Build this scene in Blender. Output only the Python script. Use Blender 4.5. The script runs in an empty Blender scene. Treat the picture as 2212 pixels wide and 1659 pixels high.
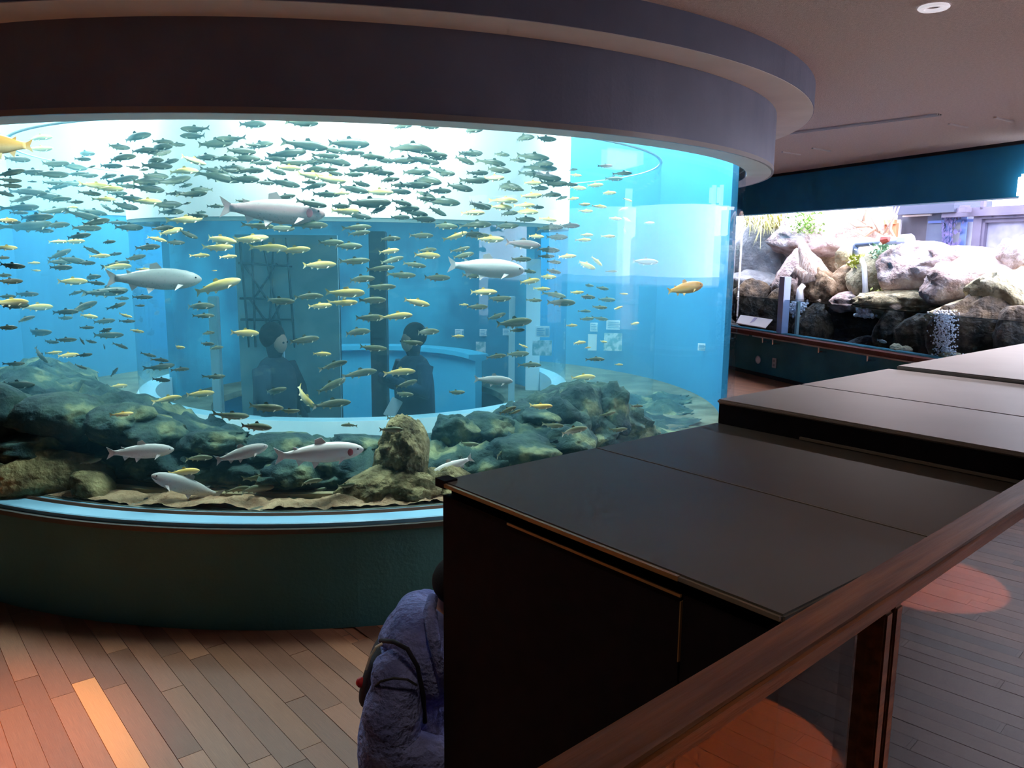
import bpy, bmesh, math, random
from mathutils import Vector, Matrix, noise
random.seed(7)
sc = bpy.context.scene
C = sc.collection
# ------------------------------------------------------------------ camera
W, H, F, HC = 2212, 1659, 1728.96, 1.76
PITCH, ROLL = 0.1642, 0.0098
_w = Vector((0, math.cos(PITCH), -math.sin(PITCH)))
_u0 = Vector((0, math.sin(PITCH), math.cos(PITCH)))
_r0 = Vector((1, 0, 0))
_r = _r0 * math.cos(ROLL) + _u0 * math.sin(ROLL)
_u = _u0 * math.cos(ROLL) - _r0 * math.sin(ROLL)
EYE = Vector((0, 0, HC))
cd = bpy.data.cameras.new('camera'); cam = bpy.data.objects.new('camera', cd); C.objects.link(cam)
cd.sensor_fit = 'HORIZONTAL'; cd.sensor_width = 36; cd.lens = F / W * 36; cd.clip_start = 0.05; cd.clip_end = 300
cam.matrix_world = Matrix(((_r.x, _u.x, -_w.x, 0), (_r.y, _u.y, -_w.y, 0), (_r.z, _u.z, -_w.z, HC), (0, 0, 0, 1)))
sc.camera = cam
def ray(px, py):
    return _w + _r * ((px - W / 2) / F) - _u * ((py - H / 2) / F)
def atz(px, py, z):
    d = ray(px, py); return EYE + d * ((z - HC) / d.z)
def atd(px, py, dist):                       # horizontal distance from the eye
    d = ray(px, py); return EYE + d * (dist / math.hypot(d.x, d.y))
def project(P):
    v = P - EYE; d = v.dot(_w)
    if d < .05: return None
    return W / 2 + F * v.dot(_r) / d, H / 2 - F * v.dot(_u) / d, d
# ------------------------------------------------------------------ world and light
sc.view_settings.view_transform = 'Standard'; sc.view_settings.look = 'None'
sc.view_settings.gamma = 1; sc.view_settings.exposure = .2; sc.view_settings.use_curve_mapping = False
cy = sc.cycles
cy.use_denoising = True; cy.max_bounces = 6; cy.diffuse_bounces = 3; cy.glossy_bounces = 3; cy.use_adaptive_sampling = True; cy.adaptive_threshold = .095; cy.adaptive_min_samples = 20; cy.use_light_tree = False
cy.transparent_max_bounces = 28; cy.sample_clamp_indirect = 4; cy.caustics_reflective = False; cy.caustics_refractive = False
wd = bpy.data.worlds.new('sky'); sc.world = wd; wd.use_nodes = True
bg = wd.node_tree.nodes['Background']; bg.inputs[0].default_value = (.9, .88, 1, 1); bg.inputs[1].default_value = 11.0
# tank centre and radii (metres)
TX, TY = -1.2604, 6.6432
RG, RC1, RC2, RR, RB = 3.015, 3.196, 3.429, 3.13, 3.143
ZG, ZS, ZC, ZCEIL = .518, 2.317, 2.693, 2.85
def light(name, kind, loc, power, color, target=None, **k):
    L = bpy.data.lights.new(name, kind); L.energy = power; L.color = color
    for a, v in k.items(): setattr(L, a, v)
    o = bpy.data.objects.new(name, L); C.objects.link(o); o.location = loc
    if target is not None:
        o.rotation_euler = (Vector(target) - Vector(loc)).to_track_quat('-Z', 'Y').to_euler()
    return o
light('drum_fill_light', 'AREA', (TX, TY, 2.18), 38, (.8, .95, 1), (TX, TY, 0), shape='DISK', size=1.6)  # added light, no known lamp inside; brightens the drum interior
TANK_LAMP = 1.75
for k in range(5):                              # lamps hung in the hood above the water, all around
    a = math.atan2(-TY, -TX) + k * math.tau / 5
    light('tank_lamp_light', 'AREA', (TX + 2.25 * math.cos(a), TY + 2.25 * math.sin(a), 3.42), 92 * TANK_LAMP, (.93, 1, .98),
          (TX + 2.2 * math.cos(a), TY + 2.2 * math.sin(a), 0), shape='DISK', size=.9)
WARM = (1, .5, .28)
light('floor_spot_light', 'SPOT', (3.9, 2.3, 2.8), 6500, (1, .36, .2), (3.93, 2.36, 0), spot_size=math.radians(17.4), spot_blend=.04, shadow_soft_size=.01)
light('near_floor_spot_light', 'SPOT', (2.2, .9, 2.8), 5500, (1, .34, .1), (2.25, .95, 0), spot_size=math.radians(19), spot_blend=.04, shadow_soft_size=.01)
light('left_floor_spot_light', 'SPOT', (-2.1, 2.1, 2.8), 900, (1, .36, .14), (-2.1, 2.3, 0), spot_size=math.radians(42), spot_blend=.9, shadow_soft_size=.06)
light('box_spot_light', 'SPOT', (-.1, .5, 2.8), 20, (1, .72, .5), (.1, 1.3, 1.3), spot_size=math.radians(70), spot_blend=1, shadow_soft_size=.1)
light('downlight_light', 'SPOT', (1.855, 3.78, 2.82), 170, (1, .88, .9), (1.75, 3.3, 0), spot_size=math.radians(110), spot_blend=1, shadow_soft_size=.04)
light('right_fill_light', 'AREA', (4.9, 3.6, 2.8), 45, (.95, .85, 1), (4.2, 3.6, 0), shape='DISK', size=1.2)  # added fill without a fitting, lifts the dim right side of the room
# ------------------------------------------------------------------ materials
MATS = {}
def nodes(name):
    m = bpy.data.materials.new(name); m.use_nodes = True
    nt = m.node_tree; return m, nt, nt.nodes, nt.links, nt.nodes['Principled BSDF']
def mat(name, c1, c2=None, scale=6, rough=.6, bump=0, bscale=None, spec=.4, metal=0, vary=0, stretch=None, detail=5, lo=.35, hi=.65, coords='Object', third=None):
    """two-tone noise colour with bump; vary = per-object brightness change"""
    if name in MATS: return MATS[name]
    m, nt, N, L, P = nodes(name)
    P.inputs['Roughness'].default_value = rough; P.inputs['Metallic'].default_value = metal
    P.inputs['Specular IOR Level'].default_value = spec
    tc = N.new('ShaderNodeTexCoord'); out = tc.outputs[coords]
    mp = N.new('ShaderNodeMapping'); L.new(out, mp.inputs[0])
    if stretch: mp.inputs['Scale'].default_value = stretch
    n = N.new('ShaderNodeTexNoise'); n.inputs['Scale'].default_value = scale; n.inputs['Detail'].default_value = min(detail, 4) if detail != 5 else 3
    L.new(mp.outputs[0], n.inputs['Vector'])
    r = N.new('ShaderNodeValToRGB'); L.new(n.outputs['Fac'], r.inputs[0])
    c2 = c2 or c1
    e = r.color_ramp.elements; e[0].position = lo; e[1].position = hi
    e[0].color = (*c1, 1); e[1].color = (*c2, 1)
    if third:
        t = r.color_ramp.elements.new((lo + hi) / 2); t.color = (*third, 1)
    col = r.outputs[0]
    if vary:
        oi = N.new('ShaderNodeObjectInfo'); mr = N.new('ShaderNodeMapRange')
        mr.inputs[3].default_value = 1 - vary; mr.inputs[4].default_value = 1 + vary
        L.new(oi.outputs['Random'], mr.inputs[0])
        mx = N.new('ShaderNodeMix'); mx.data_type = 'RGBA'; mx.blend_type = 'MULTIPLY'; mx.inputs[0].default_value = 1
        L.new(col, mx.inputs[6]); L.new(mr.outputs[0], mx.inputs[7]); col = mx.outputs[2]
    L.new(col, P.inputs['Base Color'])
    if bump:
        n2 = N.new('ShaderNodeTexNoise'); n2.inputs['Scale'].default_value = bscale or scale * 2; n2.inputs['Detail'].default_value = 4
        L.new(mp.outputs[0], n2.inputs['Vector'])
        b = N.new('ShaderNodeBump'); b.inputs['Strength'].default_value = bump; b.inputs['Distance'].default_value = .03
        L.new(n2.outputs['Fac'], b.inputs['Height']); L.new(b.outputs[0], P.inputs['Normal'])
    MATS[name] = m; return m
def emit(name, c, s):
    if name in MATS: return MATS[name]
    m, nt, N, L, P = nodes(name)
    P.inputs['Base Color'].default_value = (*c, 1); P.inputs['Emission Color'].default_value = (*c, 1); P.inputs['Emission Strength'].default_value = s
    MATS[name] = m; return m
def glass(name, tint=(1, 1, 1), base=.03, gain=.97, power=5, rough=0.0, milk=0, milkc=(.6, .8, .9)):
    """thin clear pane: lets light through, mirrors more at grazing angles"""
    if name in MATS: return MATS[name]
    m, nt, N, L, P = nodes(name); N.remove(P)
    o = N['Material Output']
    t = N.new('ShaderNodeBsdfTransparent'); t.inputs[0].default_value = (*tint, 1)
    g = N.new('ShaderNodeBsdfGlossy'); g.inputs['Roughness'].default_value = rough
    lw = N.new('ShaderNodeLayerWeight'); lw.inputs[0].default_value = .5
    pw = N.new('ShaderNodeMath'); pw.operation = 'POWER'; pw.inputs[1].default_value = power; L.new(lw.outputs['Facing'], pw.inputs[0])
    ma = N.new('ShaderNodeMath'); ma.operation = 'MULTIPLY_ADD'; ma.inputs[1].default_value = gain; ma.inputs[2].default_value = base
    L.new(pw.outputs[0], ma.inputs[0])
    mx = N.new('ShaderNodeMixShader'); L.new(ma.outputs[0], mx.inputs[0]); L.new(t.outputs[0], mx.inputs[1]); L.new(g.outputs[0], mx.inputs[2])
    last = mx
    if milk:
        d = N.new('ShaderNodeBsdfTranslucent'); d.inputs[0].default_value = (*milkc, 1)
        m2 = N.new('ShaderNodeMixShader'); m2.inputs[0].default_value = milk; L.new(mx.outputs[0], m2.inputs[1]); L.new(d.outputs[0], m2.inputs[2]); last = m2
    L.new(last.outputs[0], o.inputs[0])
    MATS[name] = m; return m
# ------------------------------------------------------------------ mesh helpers
def obj(name, bm, m, parent=None, smooth=False, label=None, cat=None, group=None, kind=None):
    me = bpy.data.meshes.new(name)
    if isinstance(bm, bmesh.types.BMesh):
        bm.normal_update(); bm.to_mesh(me); bm.free()
    else:
        me.from_pydata(bm[0], [], bm[1]); me.update()
    if smooth:
        for p in me.polygons: p.use_smooth = True
    if m is not None: me.materials.append(m)
    o = bpy.data.objects.new(name, me); C.objects.link(o)
    if parent is not None: o.parent = parent; o.matrix_parent_inverse = Matrix.Identity(4)
    tag(o, label, cat, group, kind); return o
def tag(o, label=None, cat=None, group=None, kind=None):
    if label: o['label'] = label
    if cat: o['category'] = cat
    if group: o['group'] = group
    if kind: o['kind'] = kind
    return o
def empty(name, loc=(0, 0, 0), label=None, cat=None, group=None, rz=0, kind=None):
    o = bpy.data.objects.new(name, None); C.objects.link(o); o.location = loc; o.rotation_euler = (0, 0, rz); o.empty_display_size = .1
    return tag(o, label, cat, group, kind)
def bx(bm, x0, x1, y0, y1, z0, z1, M=None, bevel=0):
    vs = [bm.verts.new(Vector(p)) for p in ((x0, y0, z0), (x1, y0, z0), (x1, y1, z0), (x0, y1, z0), (x0, y0, z1), (x1, y0, z1), (x1, y1, z1), (x0, y1, z1))]
    fs = [bm.faces.new([vs[i] for i in f]) for f in ((0, 3, 2, 1), (4, 5, 6, 7), (0, 1, 5, 4), (1, 2, 6, 5), (2, 3, 7, 6), (3, 0, 4, 7))]
    if bevel:
        bmesh.ops.bevel(bm, geom=list({e for f in fs for e in f.edges}), offset=bevel, segments=2, affect='EDGES')
    if M is not None: bmesh.ops.transform(bm, matrix=M, verts=bm.verts[:] if bevel else vs)
    return vs
def box(*a, M=None, bevel=0):
    bm = bmesh.new(); bx(bm, *a, M=M, bevel=bevel); return bm
def lathe(profile, n=96, a0=0, a1=math.tau, closed=None, loop=True):
    """profile: list of (r, z) going round; loop closes it"""
    full = abs(a1 - a0 - math.tau) < 1e-6
    m = n if full else n + 1
    bm = bmesh.new(); rows = []
    for i in range(m):
        a = a0 + (a1 - a0) * i / n
        rows.append([bm.verts.new((r * math.cos(a), r * math.sin(a), z)) for r, z in profile])
    k = len(profile)
    for i in range(n):
        A, B = rows[i], rows[(i + 1) % m]
        for j in range(k if loop else k - 1):
            bm.faces.new((A[j], B[j], B[(j + 1) % k], A[(j + 1) % k]))
    if not full and loop:
        bm.faces.new(rows[0][::-1]); bm.faces.new(rows[-1])
    bmesh.ops.recalc_face_normals(bm, faces=bm.faces); return bm
def tube(pts, rad, n=8, bm=None, caps=True):
    bm = bm or bmesh.new(); pts = [Vector(p) for p in pts]
    rads = rad if isinstance(rad, (list, tuple)) else [rad] * len(pts)
    rows = []; ref = None
    for i, p in enumerate(pts):
        t = (pts[min(i + 1, len(pts) - 1)] - pts[max(i - 1, 0)]).normalized()
        if ref is None: ref = t.orthogonal().normalized()
        ref = (ref - t * ref.dot(t)).normalized(); b = t.cross(ref)
        rows.append([bm.verts.new(p + (ref * math.cos(a) + b * math.sin(a)) * rads[i]) for a in (math.tau * k / n for k in range(n))])
    for A, B in zip(rows, rows[1:]):
        for j in range(n): bm.faces.new((A[j], A[(j + 1) % n], B[(j + 1) % n], B[j]))
    if caps: bm.faces.new(rows[0][::-1]); bm.faces.new(rows[-1])
    return bm
def rock_bm(sx, sy, sz, seed, sub=3, rough=.28, facet=0.0):
    bm = bmesh.new(); bmesh.ops.create_icosphere(bm, subdivisions=sub, radius=1)
    rnd = random.Random(seed); off = Vector((rnd.uniform(-50, 50), rnd.uniform(-50, 50), rnd.uniform(-50, 50)))
    cuts = [(Vector((rnd.gauss(0, 1), rnd.gauss(0, 1), rnd.gauss(0, 1))).normalized(), rnd.uniform(.55, .85)) for _ in range(7)]
    for v in bm.verts:
        p = v.co.copy()
        d = 1 + rough * (noise.noise(p * 1.3 + off) + .5 * noise.noise(p * 3.1 + off) + .3 * (1 - 2 * abs(noise.noise(p * 5.5 + off))) + .2 * (1 - 2 * abs(noise.noise(p * 11 + off))) + .22 * noise.noise(p * 20 + off))
        q = p * d
        for n_, c_ in cuts:
            e = q.dot(n_) - c_
            if e > 0: q -= n_ * e * .6
        v.co = Vector((q.x * sx, q.y * sy, q.z * sz))
    return bm
def cyl_hit(d, rad):
    A = d.x * d.x + d.y * d.y; B = -2 * (d.x * TX + d.y * TY); Cc = TX * TX + TY * TY - rad * rad; q = B * B - 4 * A * Cc
    if q < 0: return None
    q = math.sqrt(q); return (-B - q) / (2 * A), (-B + q) / (2 * A)
def rock(px, py, dist, wpx, hpx, depth, seed, m, label, group='', name='rock', pos=None, floor=None, sub=3, rough=.28, rot=None):
    p = pos or atd(px, py, dist)
    if pos is None:                          # keep rocks of the round tank clear of its glass
        d0 = ray(px, py); h0 = cyl_hit(d0, RG - .06)
        lim = math.hypot(d0.x, d0.y) * h0[0] + max(depth * 1.35, wpx * dist / F * .42 * abs((px - 778) / 830))
        if dist < lim: p = atd(px, py, lim)
    d = (p - EYE).length; k = d / F
    sx, sz = wpx * k / 2 * 1.12, hpx * k / 2 * 1.12
    o = obj(name, rock_bm(sx, depth, sz, seed, sub, rough), m, smooth=True, label=label, cat='rock', group=group or None)
    o.location = p; o.rotation_euler = (0, rot or 0, math.atan2(p.y, p.x) - math.pi / 2)
    return o
# ------------------------------------------------------------------ the room
M_floor = None
def floor_mat():
    m, nt, N, L, P = nodes('floor_planks')
    tc = N.new('ShaderNodeTexCoord'); mp = N.new('ShaderNodeMapping'); mp.inputs['Rotation'].default_value = (0, 0, math.radians(50)); L.new(tc.outputs['Object'], mp.inputs[0])
    b = N.new('ShaderNodeTexBrick'); b.inputs['Scale'].default_value = 1; b.inputs['Brick Width'].default_value = .9; b.inputs['Row Height'].default_value = .088
    b.inputs['Mortar Size'].default_value = .002; b.inputs['Color1'].default_value = (.2, .085, .045, 1); b.inputs['Color2'].default_value = (.3, .14, .075, 1); b.inputs['Mortar'].default_value = (.03, .015, .01, 1)
    L.new(mp.outputs[0], b.inputs['Vector']); L.new(b.outputs['Color'], P.inputs['Base Color']); P.inputs['Roughness'].default_value = .28; P.inputs['Specular IOR Level'].default_value = .7
    return m
FX0, FX1, FY0, FY1 = -9, 12, -5, 17
floor = obj('floor', box(FX0, FX1, FY0, FY1, -.12, -.006), floor_mat(), kind='structure', label='brown wooden plank floor')
def wood_mat(name, c1, c2, rough=.42):
    return mat(name, c1, c2, scale=9, rough=rough, bump=.12, bscale=40, vary=.22, stretch=(1, 9, 1), spec=.35)
PL = [wood_mat('plank_a', (.11, .047, .027), (.17, .078, .045)), wood_mat('plank_b', (.14, .063, .035), (.21, .1, .055)),
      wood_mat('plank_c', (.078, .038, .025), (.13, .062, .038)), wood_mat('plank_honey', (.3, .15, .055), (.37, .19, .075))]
pd = Vector((math.cos(math.radians(-50)), math.sin(math.radians(-50)), 0)); pp = Vector((.766, .643, 0))
PW, PLEN = .088, .95
pm_ = []
for m_ in PL:
    bm = box(-.5, .5, -.5, .5, -.014, 0); me = bpy.data.meshes.new('plank'); bm.to_mesh(me); bm.free(); me.materials.append(m_); pm_.append(me)
cand = []
rp = random.Random(3)
for i in range(-45, 110):
    off = rp.uniform(0, PLEN)
    for j in range(-9, 9):
        c = pp * (i * PW) + pd * (j * PLEN + off)
        if math.hypot(c.x - TX, c.y - TY) < RB - .25 or not (FX0 + .5 < c.x < FX1): continue
        best = None
        for e in (-.45, -.2, 0, .2, .45):
            q = project(c + pd * e * PLEN)
            if q and -30 < q[0] < W + 30 and -30 < q[1] < H + 60 and q[0] < 970: best = q if best is None or q[2] < best[2] else best
        if best is None and -.6 < (c.x - .04) * .678 - (c.y - .44) * .735:      # seen mirrored in the handrail glass
            k_ = ((c.x - .04) * .678 - (c.y - .44) * .735) * 2
            for e in (-.5, -.25, 0, .25, .5):
                c2_ = c + pd * e * PLEN; k_ = ((c2_.x - .04) * .678 - (c2_.y - .44) * .735) * 2
                q = project(Vector((c2_.x - .678 * k_, c2_.y + .735 * k_, 0)))
                if q and 1250 < q[0] < W + 80 and 1000 < q[1] < H + 120: best = q
        if best and best[2] < 9:
            cand.append((best[2], c, i, j))
cand.sort(key=lambda t: t[0])
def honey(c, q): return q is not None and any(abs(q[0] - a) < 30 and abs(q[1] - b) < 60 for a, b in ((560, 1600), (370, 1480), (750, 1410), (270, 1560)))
rest = bmesh.new()
for d_, c, i, j in cand[300:]:
    bx(rest, -.5 * PLEN + .00125, .5 * PLEN - .00125, -.5 * PW + .0011, .5 * PW - .0011, -.014, 0, M=Matrix.Translation(c) @ Matrix.Rotation(math.radians(-50), 4, 'Z'))
if len(rest.verts): obj('plank_field', rest, PL[0], parent=floor, kind='stuff')
print('planks', len(cand))
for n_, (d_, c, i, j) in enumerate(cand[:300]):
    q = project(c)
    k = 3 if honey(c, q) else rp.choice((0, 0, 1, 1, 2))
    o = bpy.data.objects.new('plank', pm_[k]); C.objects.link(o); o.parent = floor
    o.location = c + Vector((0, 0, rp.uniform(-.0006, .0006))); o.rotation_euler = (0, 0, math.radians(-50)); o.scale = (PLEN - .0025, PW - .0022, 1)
M_ceil = mat('ceiling_plaster', (.66, .57, .55), (.76, .66, .64), scale=60, rough=.9, bump=.5, bscale=160)
# ceiling with a round opening over the tank (the tank reaches up into the loft)
bm = bmesh.new(); n = 96
inner = [bm.verts.new((TX + 3.1 * math.cos(a), TY + 3.1 * math.sin(a), 0)) for a in (math.tau * k / n for k in range(n))]
def edge_pt(a):
    c, s = math.cos(a), math.sin(a); t = min(((FX1 - TX) / c if c > 1e-9 else ((FX0 - TX) / c if c < -1e-9 else 1e9)), ((FY1 - TY) / s if s > 1e-9 else ((FY0 - TY) / s if s < -1e-9 else 1e9)))
    w = c * .9442 + s * .3294                # stop at the window wall
    if w > 1e-6: t = min(t, ((3.451 - TX) * .9442 + (12.01 - TY) * .3294 + .1) / w)
    return (TX + c * t, TY + s * t, 0)
outer = [bm.verts.new(edge_pt(math.tau * k / n)) for k in range(n)]
for k in range(n): bm.faces.new((inner[k], outer[k], outer[(k + 1) % n], inner[(k + 1) % n]))
g = bmesh.ops.extrude_face_region(bm, geom=bm.faces[:]); bmesh.ops.translate(bm, verts=[v for v in g['geom'] if isinstance(v, bmesh.types.BMVert)], vec=(0, 0, .12))
bmesh.ops.recalc_face_normals(bm, faces=bm.faces)
ceil = obj('ceiling', bm, M_ceil, kind='structure'); ceil.location = (0, 0, ZCEIL)
M_dark = mat('dark_wall', (.02, .028, .035), (.03, .04, .05), scale=3, rough=.8)
obj('wall_left', box(FX0, FX0 + .1, FY0, FY1, 0, ZCEIL), M_dark, kind='structure')
obj('wall_back', box(FX0, FX1, FY0, FY0 + .1, 0, ZCEIL), M_dark, kind='structure')
# the window wall, its own frame: s runs along the wall towards the viewer, t goes out through it
WA = Vector((3.451, 12.01, 0)); WS = Vector((.3294, -.9442, 0)); WT = Vector((.9442, .3294, 0))
WM = Matrix(((WS.x, WT.x, 0, WA.x), (WS.y, WT.y, 0, WA.y), (0, 0, 1, 0), (0, 0, 0, 1)))
def wp(s, t, z): return WM @ Vector((s, t, z))
def wall_hit(px, py, t=0):
    d = ray(px, py); k = ((WA - EYE) + WT * t).dot(WT) / d.dot(WT); return EYE + d * k
def to_wall(P):
    v = P - WA; return v.dot(WS), v.dot(WT), P.z
S0, S1 = -3.5, 15.5
ZSILL, ZLINT = .66, 2.325
M_teal = mat('teal_wall_paint', (.015, .14, .19), (.035, .22, .28), scale=2.2, rough=.55, bump=.08, bscale=40)
M_lint = mat('blue_lintel_paint', (.02, .26, .5), (.025, .3, .56), scale=3, rough=.6)
def wallbox(name, s0, s1, t0, t1, z0, z1, m, **k):
    return obj(name, box(s0, s1, t0, t1, z0, z1, M=WM, bevel=k.pop('bevel', 0)), m, **k)
WALL_END = 5.6
wl = wallbox('wall_right', S0, S1, 0, .16, 0, ZSILL, M_teal, kind='structure')
wallbox('lower_panel_rail', S0, S1, -.012, .02, .36, ZSILL, M_teal, parent=wl)
wallbox('wall_right_lintel', S0, S1, 0, .2, ZLINT, ZCEIL, M_lint, kind='structure')
wallbox('wall_right_far', WALL_END + 3.5, S1, 0, .16, ZSILL, ZLINT, M_teal, kind='structure')
wallbox('wall_end', S0 - .2, S0, -9, .3, 0, ZCEIL, M_dark, kind='structure')
wallbox('trim_1', S0, S1, -.05, 0, ZCEIL - .03, ZCEIL, mat('dark_gap', (.01, .012, .02)), kind='structure')
wallbox('baseboard_right', S0, S1, -.02, 0, 0, .05, mat('dark_base', (.008, .02, .03)), kind='structure')
M_steel = mat('steel', (.75, .75, .78), rough=.25, metal=1)
M_redwood = mat('dark_red_wood', (.1, .03, .025), (.16, .05, .035), scale=5, rough=.35, stretch=(1, 12, 12), spec=.5)
# window ledge and hand rail on brackets
sl = wallbox('window_ledge', S0, WALL_END + 3, -.16, .05, .6, .655, M_redwood, label='dark red wooden ledge under the aquarium window', cat='ledge')
wallbox('steel_edge', S0, .42, -.175, -.16, .585, .605, M_steel, parent=sl); wallbox('steel_edge', .5, WALL_END + 3, -.175, -.16, .585, .605, M_steel, parent=sl)
for px, py in ((1664, 733), (1686, 737), (1786, 756), (1892, 777), (2020, 800)):
    s, t, z = to_wall(wall_hit(px, py))
    bm = tube([wp(s, -.13, .59), wp(s, -.13, .52), wp(s, 0, .52)], .012, 6)
    obj('bracket', bm, M_steel, parent=sl)
M_grey = mat('pale_grey', (.5, .52, .55), rough=.5)
s, t, z = to_wall(wall_hit(1640, 777))
vm = obj('round_vent', lathe([(0, 0), (.055, 0), (.06, .006), (.055, .014), (.04, .014), (.036, .009), (0, .009)], 28), M_grey, smooth=False, label='round pale vent cover on the dark teal wall', cat='vent')
vm.location = wp(s, -.013, z); vm.rotation_euler = (WT * -1).to_track_quat('Z', 'Y').to_euler()
s, t, z = to_wall(wall_hit(1675, 784))
so = empty('wall_socket', wp(s, -.013, z), 'small upright pale socket plate on the teal wall', 'socket', rz=math.atan2(WS.y, WS.x))
obj('plate', box(-.045, .045, -.012, 0, -.07, .07, bevel=.004), M_grey, parent=so)
for zz in (-.03, .03): obj('outlet', box(-.02, .02, -.015, -.011, zz - .016, zz + .016), mat('outlet_grey', (.3, .31, .33)), parent=so)
# sloped leaflet board on the ledge
a, b, c_, d_ = (wall_hit(1600, 680, -.05), wall_hit(1669, 690, -.05), wall_hit(1653, 708, -.17), wall_hit(1590, 697, -.17))
bm = bmesh.new(); vs = [bm.verts.new(p) for p in (a, b, c_, d_)]; f = bm.faces.new(vs)
g = bmesh.ops.extrude_face_region(bm, geom=[f]); bmesh.ops.translate(bm, verts=[v for v in g['geom'] if isinstance(v, bmesh.types.BMVert)], vec=(0, 0, -.012)); bmesh.ops.recalc_face_normals(bm, faces=bm.faces)
ib = obj('reading_board', bm, mat('white_board', (.85, .85, .9), rough=.3), label='sloping white information board on the window ledge', cat='sign')
bm = bmesh.new()
q = lambda u, v: a.lerp(b, u).lerp(d_.lerp(c_, u), v) + Vector((0, 0, .002))
vs = [bm.verts.new(q(*uv)) for uv in ((.46, .1), (.56, .1), (.54, .5), (.44, .8))]; bm.faces.new(vs)
g = bmesh.ops.extrude_face_region(bm, geom=bm.faces[:]); bmesh.ops.translate(bm, verts=[v for v in g['geom'] if isinstance(v, bmesh.types.BMVert)], vec=(0, 0, .001)); bmesh.ops.recalc_face_normals(bm, faces=bm.faces)
obj('printed_picture', bm, mat('lilac_print', (.4, .38, .6)), parent=ib)
# ceiling fittings
def fit(name, p, q, wdt, m, label, cat, depth=.012, group=None):
    d = (q - p); L = d.length; a_ = math.atan2(d.y, d.x)
    o = obj(name, box(0, L, -wdt / 2, wdt / 2, -depth, 0), m, label=label, cat=cat, group=group); o.location = (p.x, p.y, ZCEIL); o.rotation_euler = (0, 0, a_); return o
p, q = atz(1702, 287, ZCEIL), atz(2030, 246, ZCEIL)
d = (q - p); a_ = math.atan2(d.y, d.x)
sl_ = empty('slot_diffuser', (p.x, p.y, ZCEIL), 'long narrow ceiling air slot beside the tank canopy', 'air slot', rz=a_)
obj('slot', box(0, d.length, -.03, .03, -.004, 0), mat('slot_black', (.004, .004, .006)), parent=sl_)
for y_ in (-.034, .0, .034): obj('slot_edge', box(0, d.length, y_ - .005, y_ + .005, -.012, 0), mat('slot_white', (.7, .68, .7)), parent=sl_)
for k, (x0, y0, x1, y1, w_) in enumerate(((2050, 266, 2090, 273, 'nearest the long slot'), (2150, 252, 2188, 261, 'at far right'), (1690, 327, 1728, 333, 'close to the tank canopy'), (1755, 319, 1793, 325, 'second from the tank canopy'))):
    fit('ceiling_slot', atz(x0, y0, ZCEIL), atz(x1, y1, ZCEIL), .02, mat('slot_white', (.7, .68, .7)), 'short pale ceiling slot ' + w_, 'air slot', group='short slots in the ceiling')
dl = empty('downlight', (1.855, 3.78, ZCEIL), 'round white recessed downlight in the ceiling', 'downlight')
M_white = mat('white_enamel', (.8, .79, .82), rough=.35)
obj('trim_ring', lathe([(.035, 0), (.062, 0), (.066, -.006), (.06, -.012), (.04, -.012), (.034, -.004)], 32), emit('ring_glow', (.85, .82, .9), .55), parent=dl)
obj('lamp', lathe([(0, -.002), (.02, -.004), (.024, -.002), (.03, 0), (0, 0)], 24, loop=False), mat('lamp_glass', (.55, .45, .45), rough=.2), parent=dl)
# bright wall lamp at the right end of the lintel
s, t, z = to_wall(wall_hit(2222, 405, -.1))
wlp = empty('wall_lamp', wp(s, 0, z), 'bright white wall lamp on the blue lintel at the right edge', 'lamp', rz=math.atan2(WS.y, WS.x))
obj('lamp_body', box(-.05, .05, -.06, 0, -.1, .12, bevel=.01), M_white, parent=wlp)
obj('lamp_lens', box(-.11, .11, -.14, -.05, -.1, .13, bevel=.03), emit('lamp_white', (1, .98, 1), 6), parent=wlp)
# ------------------------------------------------------------------ the round tank
M_base = mat('base_paint', (.035, .16, .185), (.045, .2, .225), scale=1.6, rough=.62, bump=.1, bscale=60)
M_can = mat('canopy_grey', (.145, .17, .265), (.18, .205, .31), scale=2.5, rough=.55, bump=.05, bscale=60)
M_soffit = mat('soffit_white', (.8, .79, .76), (.88, .87, .84), scale=3, rough=.5, stretch=(1, 1, 1))
M_rim = mat('rim_blue', (.17, .4, .55), (.2, .45, .6), scale=4, rough=.45)
tank = empty('round_fish_tank', (TX, TY, 0), 'huge round aquarium of clear acrylic on a dark base, full of trout', 'aquarium')
N_ = 144
obj('base', lathe([(2.6, 0), (RB, 0), (RB, ZG - .045), (2.6, ZG - .045)], N_), M_base, parent=tank, smooth=False)
obj('base_moulding', lathe([(RB - .05, ZG - .045), (RB + .012, ZG - .045), (RB + .012, ZG - .022), (RB - .05, ZG - .022)], N_), mat('moulding_dark', (.05, .055, .05), rough=.4), parent=tank)
obj('rim', lathe([(2.62, ZG - .022), (RR, ZG - .022), (RR, ZG - .004), (RR - .006, ZG), (2.62, ZG)], N_), M_rim, parent=tank)
obj('sealant_bead', lathe([(RG - .004, ZG), (RG + .012, ZG), (RG + .004, ZG + .012), (RG - .004, ZG + .012)], N_), mat('sealant', (.09, .055, .04), rough=.5), parent=tank)
obj('acrylic_wall', lathe([(RG - .045, ZG + .001), (RG, ZG + .001), (RG, ZS + .1), (RG - .045, ZS + .1)], N_), glass('acrylic', (.97, .99, 1), base=.013, gain=.22, power=4.5), parent=tank, smooth=False)
obj('canopy_fascia', lathe([(RG + .002, ZS), (RC1 - .012, ZS), (RC1, ZS + .012), (RC1, ZC), (RG + .002, ZC)], N_), M_can, parent=tank)
obj('soffit', lathe([(RG + .003, ZS - .004), (RC1 - .014, ZS - .004), (RC1 - .014, ZS + .01), (RG + .003, ZS + .01)], N_), M_soffit, parent=tank)
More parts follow.
